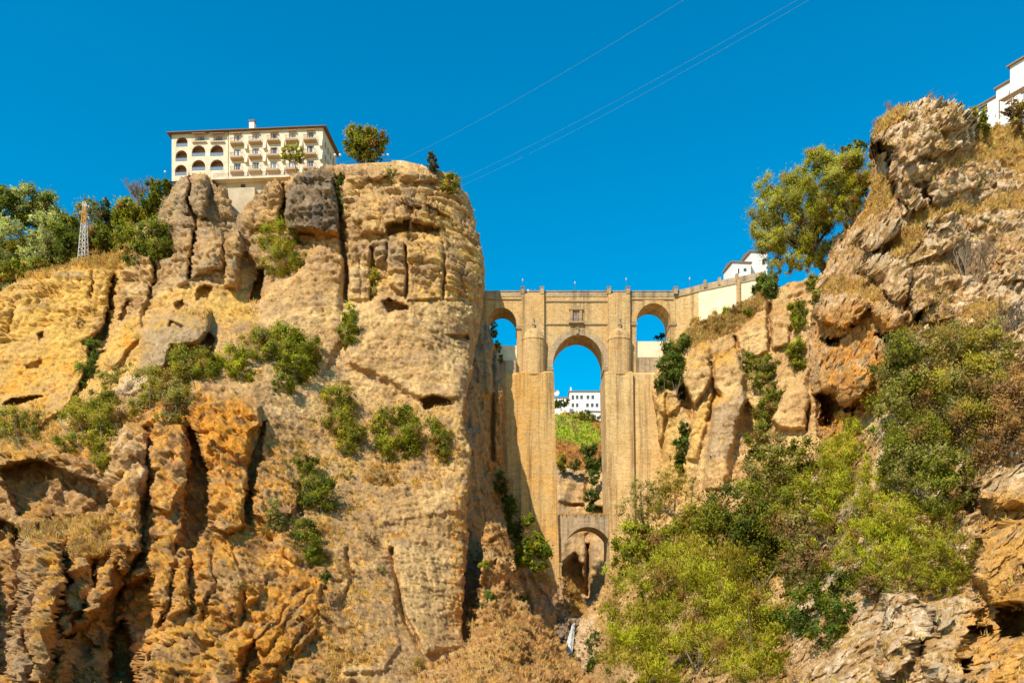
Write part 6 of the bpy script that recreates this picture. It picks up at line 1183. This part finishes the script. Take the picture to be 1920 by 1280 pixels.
# thicket on the right
g3 = 'thicket on the right bank'
plant('willow_bush', 'huge feathery yellow green willow bush along the bottom, right of waterfall', 'bush', [(1225,1110,70,46),(1300,1085,70,44),(1185,1165,46,56),(1262,1180,80,56),(1350,1140,70,60),(1395,1195,60,56),(1320,1240,90,56),(1210,1245,66,50),(1420,1255,56,44)], YEL, D=98, base=(1310,1262), leaf=9, asp=.2, up=.9, dens=.75, col2=OLV, group=g3, stems=6, cl=.26, trunk=7)
plant('tree', 'airy pale tree with thin visible trunk before the right pier', 'tree', [(1205,922,24,18),(1190,950,24,20),(1218,958,22,16),(1178,985,20,16)], SPA, D=192, base=(1216,1035), leaf=5, asp=.3, dens=.2, group=g3, stems=12, trunk=5, up=.4)
plant('tree', 'second airy pale tree right of the thin trunked one', 'tree', [(1252,905,26,22),(1268,935,28,26),(1240,945,20,20),(1285,910,18,16)], SPA, D=190, base=(1256,1010), leaf=5, asp=.3, dens=.19, group=g3, stems=12, trunk=5, up=.4, col2=OLV)
plant('bush', 'green tree like bush under the two airy trees', 'bush', [(1195,1015,38,22),(1240,1025,46,24),(1290,1010,40,24),(1180,1045,30,18)], LIME, D=160, base=(1240,1060), leaf=6, col2=GRN, group=g3, dens=.45)
plant('bush', 'dark leafy bush at the centre of the right thicket', 'bush', [(1400,945,56,32),(1370,990,50,34),(1440,990,60,40),(1400,1035,54,34),(1465,1050,56,40),(1430,1085,44,26)], GRN, D=124, base=(1425,1105), leaf=7, col2=DGR, group=g3, dens=.5, dry=.08)
plant('bush', 'sparse green shrub climbing the rib above the dark leafy bush', 'bush', [(1440,840,34,26),(1480,860,44,30),(1500,900,36,30),(1430,890,34,26),(1455,915,44,24)], GRN, D=150, base=(1460,935), leaf=6, col2=SPA, group=g3, dens=.3, dry=.1, stems=9)
plant('willow_bush', 'glowing yellow green bush under the orange overhang', 'bush', [(1590,830,32,28),(1598,872,46,34),(1570,915,50,34),(1625,920,50,36),(1590,955,52,26)], YEL, D=92, base=(1595,985), leaf=8, asp=.22, up=.5, dens=.5, col2=LIME, group=g3, cl=.3)
plant('willow_bush', 'lower yellow green bush with lime twigs left of the pale rock', 'bush', [(1600,1015,48,26),(1650,1030,50,34),(1690,1050,44,34),(1610,1055,46,28),(1680,1090,30,20)], LIME, D=84, base=(1650,1105), leaf=8, asp=.25, up=.5, dens=.46, col2=YEL, group=g3, cl=.3, dry=.1)
plant('willow_bush', 'olive yellow bush hanging against the bright ochre rock', 'bush', [(1760,1010,46,30),(1790,1045,44,36),(1755,1065,40,36),(1775,1100,30,16)], OLV, D=75, base=(1770,1115), leaf=8, asp=.22, up=.3, dens=.42, col2=YEL, group=g3, cl=.3)
plant('bush', 'brownish shrub in the middle of the thicket between green bushes', 'bush', [(1500,1000,36,30),(1540,990,36,26),(1545,1040,40,34),(1500,1060,30,28)], SPA, D=100, base=(1530,1080), leaf=7, col2=BRN, group=g3, dens=.36, dry=.2, stems=12)
plant('bush', 'dark broad leaved bush above the small cave at the thicket foot', 'bush', [(1555,1110,46,26),(1520,1150,40,30),(1575,1150,30,24),(1545,1185,30,18)], IVY, D=84, base=(1545,1205), leaf=8, asp=.55, col2=GRN, group=g3, dens=.5)
plant('bush', 'grey green shrub with dead twigs right of the orange overhang', 'bush', [(1690,690,40,34),(1725,660,46,30),(1680,740,40,34),(1730,735,46,40)], SPA, D=86, base=(1705,780), leaf=6.5, col2=GRN, group=g3, dens=.36, dry=.12, stems=16)
plant('bush', 'green leafy shrub tumbling over the shaded hollow on the right', 'bush', [(1700,800,46,36),(1750,830,50,40),(1695,860,42,32),(1740,890,50,32),(1790,880,40,34),(1770,930,40,26)], GRN, D=82, base=(1740,950), leaf=6.5, col2=SPA, group=g3, dens=.4, dry=.1, stems=16)
plant('bush', 'olive brown shrub filling the slope at right under dry grass', 'bush', [(1790,660,46,40),(1840,650,44,36),(1790,730,50,42),(1850,720,46,40),(1820,790,50,34)], OLV, D=81, base=(1820,815), leaf=6.5, col2=SPA, group=g3, dens=.34, dry=.22, stems=18)
plant('bush', 'rust brown shrub at the right picture edge over the dark hollow', 'bush', [(1890,780,40,34),(1910,740,36,36),(1870,820,40,26),(1925,820,34,40)], BRN, D=76, base=(1895,850), leaf=6.5, col2=DRY, group=g3, dens=.34, dry=.3, stems=18)
twigs('leafless_shrub', 'dark leafless shrub at the right edge above the rust brown one', 'shrub', 1895, 690, 90, 130, D=84, n=140, r=1.5, mat='bark')
twigs('leafless_shrub', 'grey leafless shrub on the stony slope in mid crag', 'shrub', 1822, 545, 80, 110, D=92, n=110, r=1.2)
twigs('leafless_shrub', 'thin grey twigs in front of the shaded hollow', 'shrub', 1810, 830, 120, 90, D=78, n=150, r=1.2)
twigs('dry_stalks', 'tall pale dry stalks on the left shoulder of the crag top', 'dry stalks', 1668, 214, 22, 26, D=106, n=40, r=.7)
twigs('dry_stalks', 'short pale dry stalks left of the tall ones on crag edge', 'dry stalks', 1640, 246, 22, 22, D=107, n=30, r=.6)
twigs('dry_stalks', 'wispy dry stalks along the flat crest of the crag', 'dry stalks', 1755, 194, 60, 14, D=106, n=50, r=.5)
plant('willow_bush', 'feathery yellow green willow bush tucked behind the huge one', 'bush', [(1330,1060,60,40),(1380,1095,56,40),(1290,1050,40,30)], OLV, D=120, base=(1350,1130), leaf=8, asp=.22, up=.8, dens=.5, col2=YEL, group=g3)
plant('bush', 'low green bush at the foot of the willow, bottom edge near pale rock', 'bush', [(1440,1130,40,34),(1470,1180,34,36),(1450,1240,30,30)], LIME, D=96, base=(1455,1275), leaf=8, asp=.3, dens=.5, col2=OLV, group=g3)
plant('willow_bush', 'yellow green bush between the glowing one and the lower lime one', 'bush', [(1660,960,46,32),(1700,985,40,30),(1640,985,36,26)], YEL, D=88, base=(1670,1010), leaf=8, asp=.22, up=.5, dens=.5, col2=OLV, group=g3, cl=.3)
plant('bush', 'green bush filling the dip below the sparse rib shrub', 'bush', [(1510,940,40,30),(1490,975,36,28),(1545,955,30,26)], GRN, D=112, base=(1515,1000), leaf=7, dens=.5, col2=OLV, group=g3, dry=.08)
plant('bush', 'mixed green bush at the upper right margin of the willow', 'bush', [(1300,985,40,28),(1340,1010,40,28),(1270,1045,36,24)], OLV, D=150, base=(1320,1050), leaf=6.5, dens=.5, col2=GRN, group=g3)
plant('bush', 'olive bush on the lip above the pale bottom rock', 'bush', [(1640,1100,36,20),(1700,1100,34,18)], SPA, D=80, base=(1670,1120), leaf=7, dens=.42, col2=BRN, group=g3, dry=.2)
# ---------------------------------------------------------------- uncountable dry grass and scrub
def grass(name, lay, n, h, cols, seed, blades=7, green=False):
    s = LAYERS[lay]; rng = np.random.default_rng(seed); w = (np.clip(s.grassw, 0, 1) ** 1.5 * s.mask); w[:2] = 0; w = w.ravel()
    A = (s.P[..., 1] ** 2).ravel(); w = w * A
    if w.sum() <= 0: return
    pick = rng.choice(w.size, n, p=w / w.sum()); P0 = s.P.reshape(-1, 3)[pick] + rng.normal(size=(n, 3)) * 0.15; nb = s.nb.reshape(-1, 3)[pick]
    big = (0.55 + 0.9 * rng.random(n) ** 2)
    base = np.repeat(P0, blades, 0); m = len(base); hh = h * np.repeat(big, blades) * rng.uniform(.6, 1.2, m)
    dirv = unit(np.repeat(nb, blades, 0) * 0.55 + np.array((0, 0, .9)) + rng.normal(size=(m, 3)) * 0.42); sd = unit(np.cross(dirv, rng.normal(size=(m, 3))))
    b = base + rng.normal(size=(m, 3)) * (h * 0.22); wd = (h * 0.10)
    v = np.stack([b - sd * wd, b + sd * wd, b + dirv * hh[:, None]], 1).reshape(-1, 3)
    c = np.array(cols)[rng.integers(0, len(cols), n)] * (1 + 0.2 * rng.normal(size=(n, 1))); c = np.repeat(np.clip(c, .02, .7), blades * 3, 0)
    if green: k = np.repeat(s.green.ravel()[pick], blades * 3); c[k] = np.array((0.17, 0.21, 0.025)) * (1 + 0.25 * rng.normal(size=(k.sum(), 1))); c = np.clip(c, 0.01, .6)
    o = link(name, np_mesh(name, v, np.arange(len(v)).reshape(-1, 3), c), M['straw']); tag(o, kind='stuff')
def scrub(name, lay, w, n, r, cols, seed, leaves_per=34):
    s = LAYERS[lay]; rng = np.random.default_rng(seed); w = (np.clip(w, 0, 1) * s.mask).ravel() * (s.P[..., 1] ** 2).ravel(); pick = rng.choice(w.size, n, p=w / w.sum())
    R = r * (0.45 + 1.1 * rng.random(n) ** 2.2); C = s.P.reshape(-1, 3)[pick] + s.nb.reshape(-1, 3)[pick] * (R * .35)[:, None]; T = np.array(cols)[rng.integers(0, len(cols), n)] * (1 + .15 * rng.normal(size=(n, 1)))
    v, c = leaves(rng, C, R, np.array((1, 1, .75)), n * leaves_per, r * 0.42, .26, .5, T)
    tag(link(name, np_mesh(name, v, np.arange(len(v)).reshape(-1, 4), c), M['straw']), kind='stuff')
SCC = [(0.34, 0.21, 0.10), (0.28, 0.175, 0.10), (0.42, 0.27, 0.11), (0.25, 0.20, 0.09), (0.36, 0.25, 0.15)]
s1 = LAYERS['cliff_of_hotel']; zz = zone(s1, P(480,860,640,740,870,770,870,860,720,960,700,1100,640,1240,560,1200,540,960), 25); z2 = zone(s1, P(-50,860,240,830,420,1000,600,1000,620,1250,260,1280,-50,1280), 30); z3 = zone(s1, P(330,400,640,320,860,330,890,460,640,460,480,480,400,450), 20)
scrub('dry_scrub', 'cliff_of_hotel', 0.8 * zz + 0.22 * z2 + 0.12 * z3 + 0.03, 900, 0.9, SCC, 31)
scrub('dry_scrub', 'near_crag', LAYERS['near_crag'].scrubw + 0.03, 1500, 0.55, SCC, 32); scrub('dry_scrub', 'dry_slope', np.ones(LAYERS['dry_slope'].gx.shape), 300, 0.8, SCC + [(0.40, 0.19, 0.05), (0.22, 0.13, 0.06), (0.18, 0.12, 0.07)], 33); scrub('dry_scrub', 'cliff_of_bridge', LAYERS['cliff_of_bridge'].grassw + .05, 160, 0.9, SCC, 34); scrub('dry_scrub', 'gorge_bank', np.ones(LAYERS['gorge_bank'].gx.shape), 500, 0.7, SCC + [(0.2, 0.2, 0.05)], 35)
GC = [(0.70, 0.43, 0.11), (0.64, 0.38, 0.10), (0.50, 0.29, 0.11), (0.72, 0.48, 0.16), (0.42, 0.26, 0.11)]
grass('dry_grass', 'cliff_of_hotel', 9000, 0.75, GC, 1); grass('dry_grass', 'near_crag', 22000, 0.42, GC, 2, 8); grass('dry_grass', 'dry_slope', 1500, 0.6, GC, 3); grass('dry_grass', 'cliff_of_bridge', 4000, 0.75, GC, 4); grass('dry_grass', 'gorge_bank', 4000, 0.6, GC, 5); grass('dry_grass', 'cliff_flank', 900, .7, GC, 6); grass('dry_grass', 'river_rocks', 700, .7, GC, 7); grass('dry_grass', 'wooded_hill', 3500, .9, GC, 8); grass('hill_grass', 'green_hill', 7000, 1.0, [(0.36, 0.18, 0.06), (0.28, 0.16, 0.06)], 9, green=True)
# dry grass growing on the ledge over the lower arch
rng = np.random.default_rng(77); n = 900; b = np.stack([rng.uniform(bx_(1047), bx_(1144), n), rng.uniform(D0 - 2.9, D0 + 1.5, n), np.full(n, bz_(967))], 1); dv = unit(np.array((0, -.2, 1.0)) + rng.normal(size=(n, 3)) * .35); sd = unit(np.cross(dv, rng.normal(size=(n, 3))))
v = np.stack([b - sd * .07, b + sd * .07, b + dv * rng.uniform(.5, 1.0, n)[:, None]], 1).reshape(-1, 3); tag(link('dry_grass', np_mesh('dry_grass', v, np.arange(len(v)).reshape(-1, 3), np.repeat(np.clip(np.array(GC)[rng.integers(0, 5, n)], 0, 1), 3, 0)), M['straw']), kind='stuff')
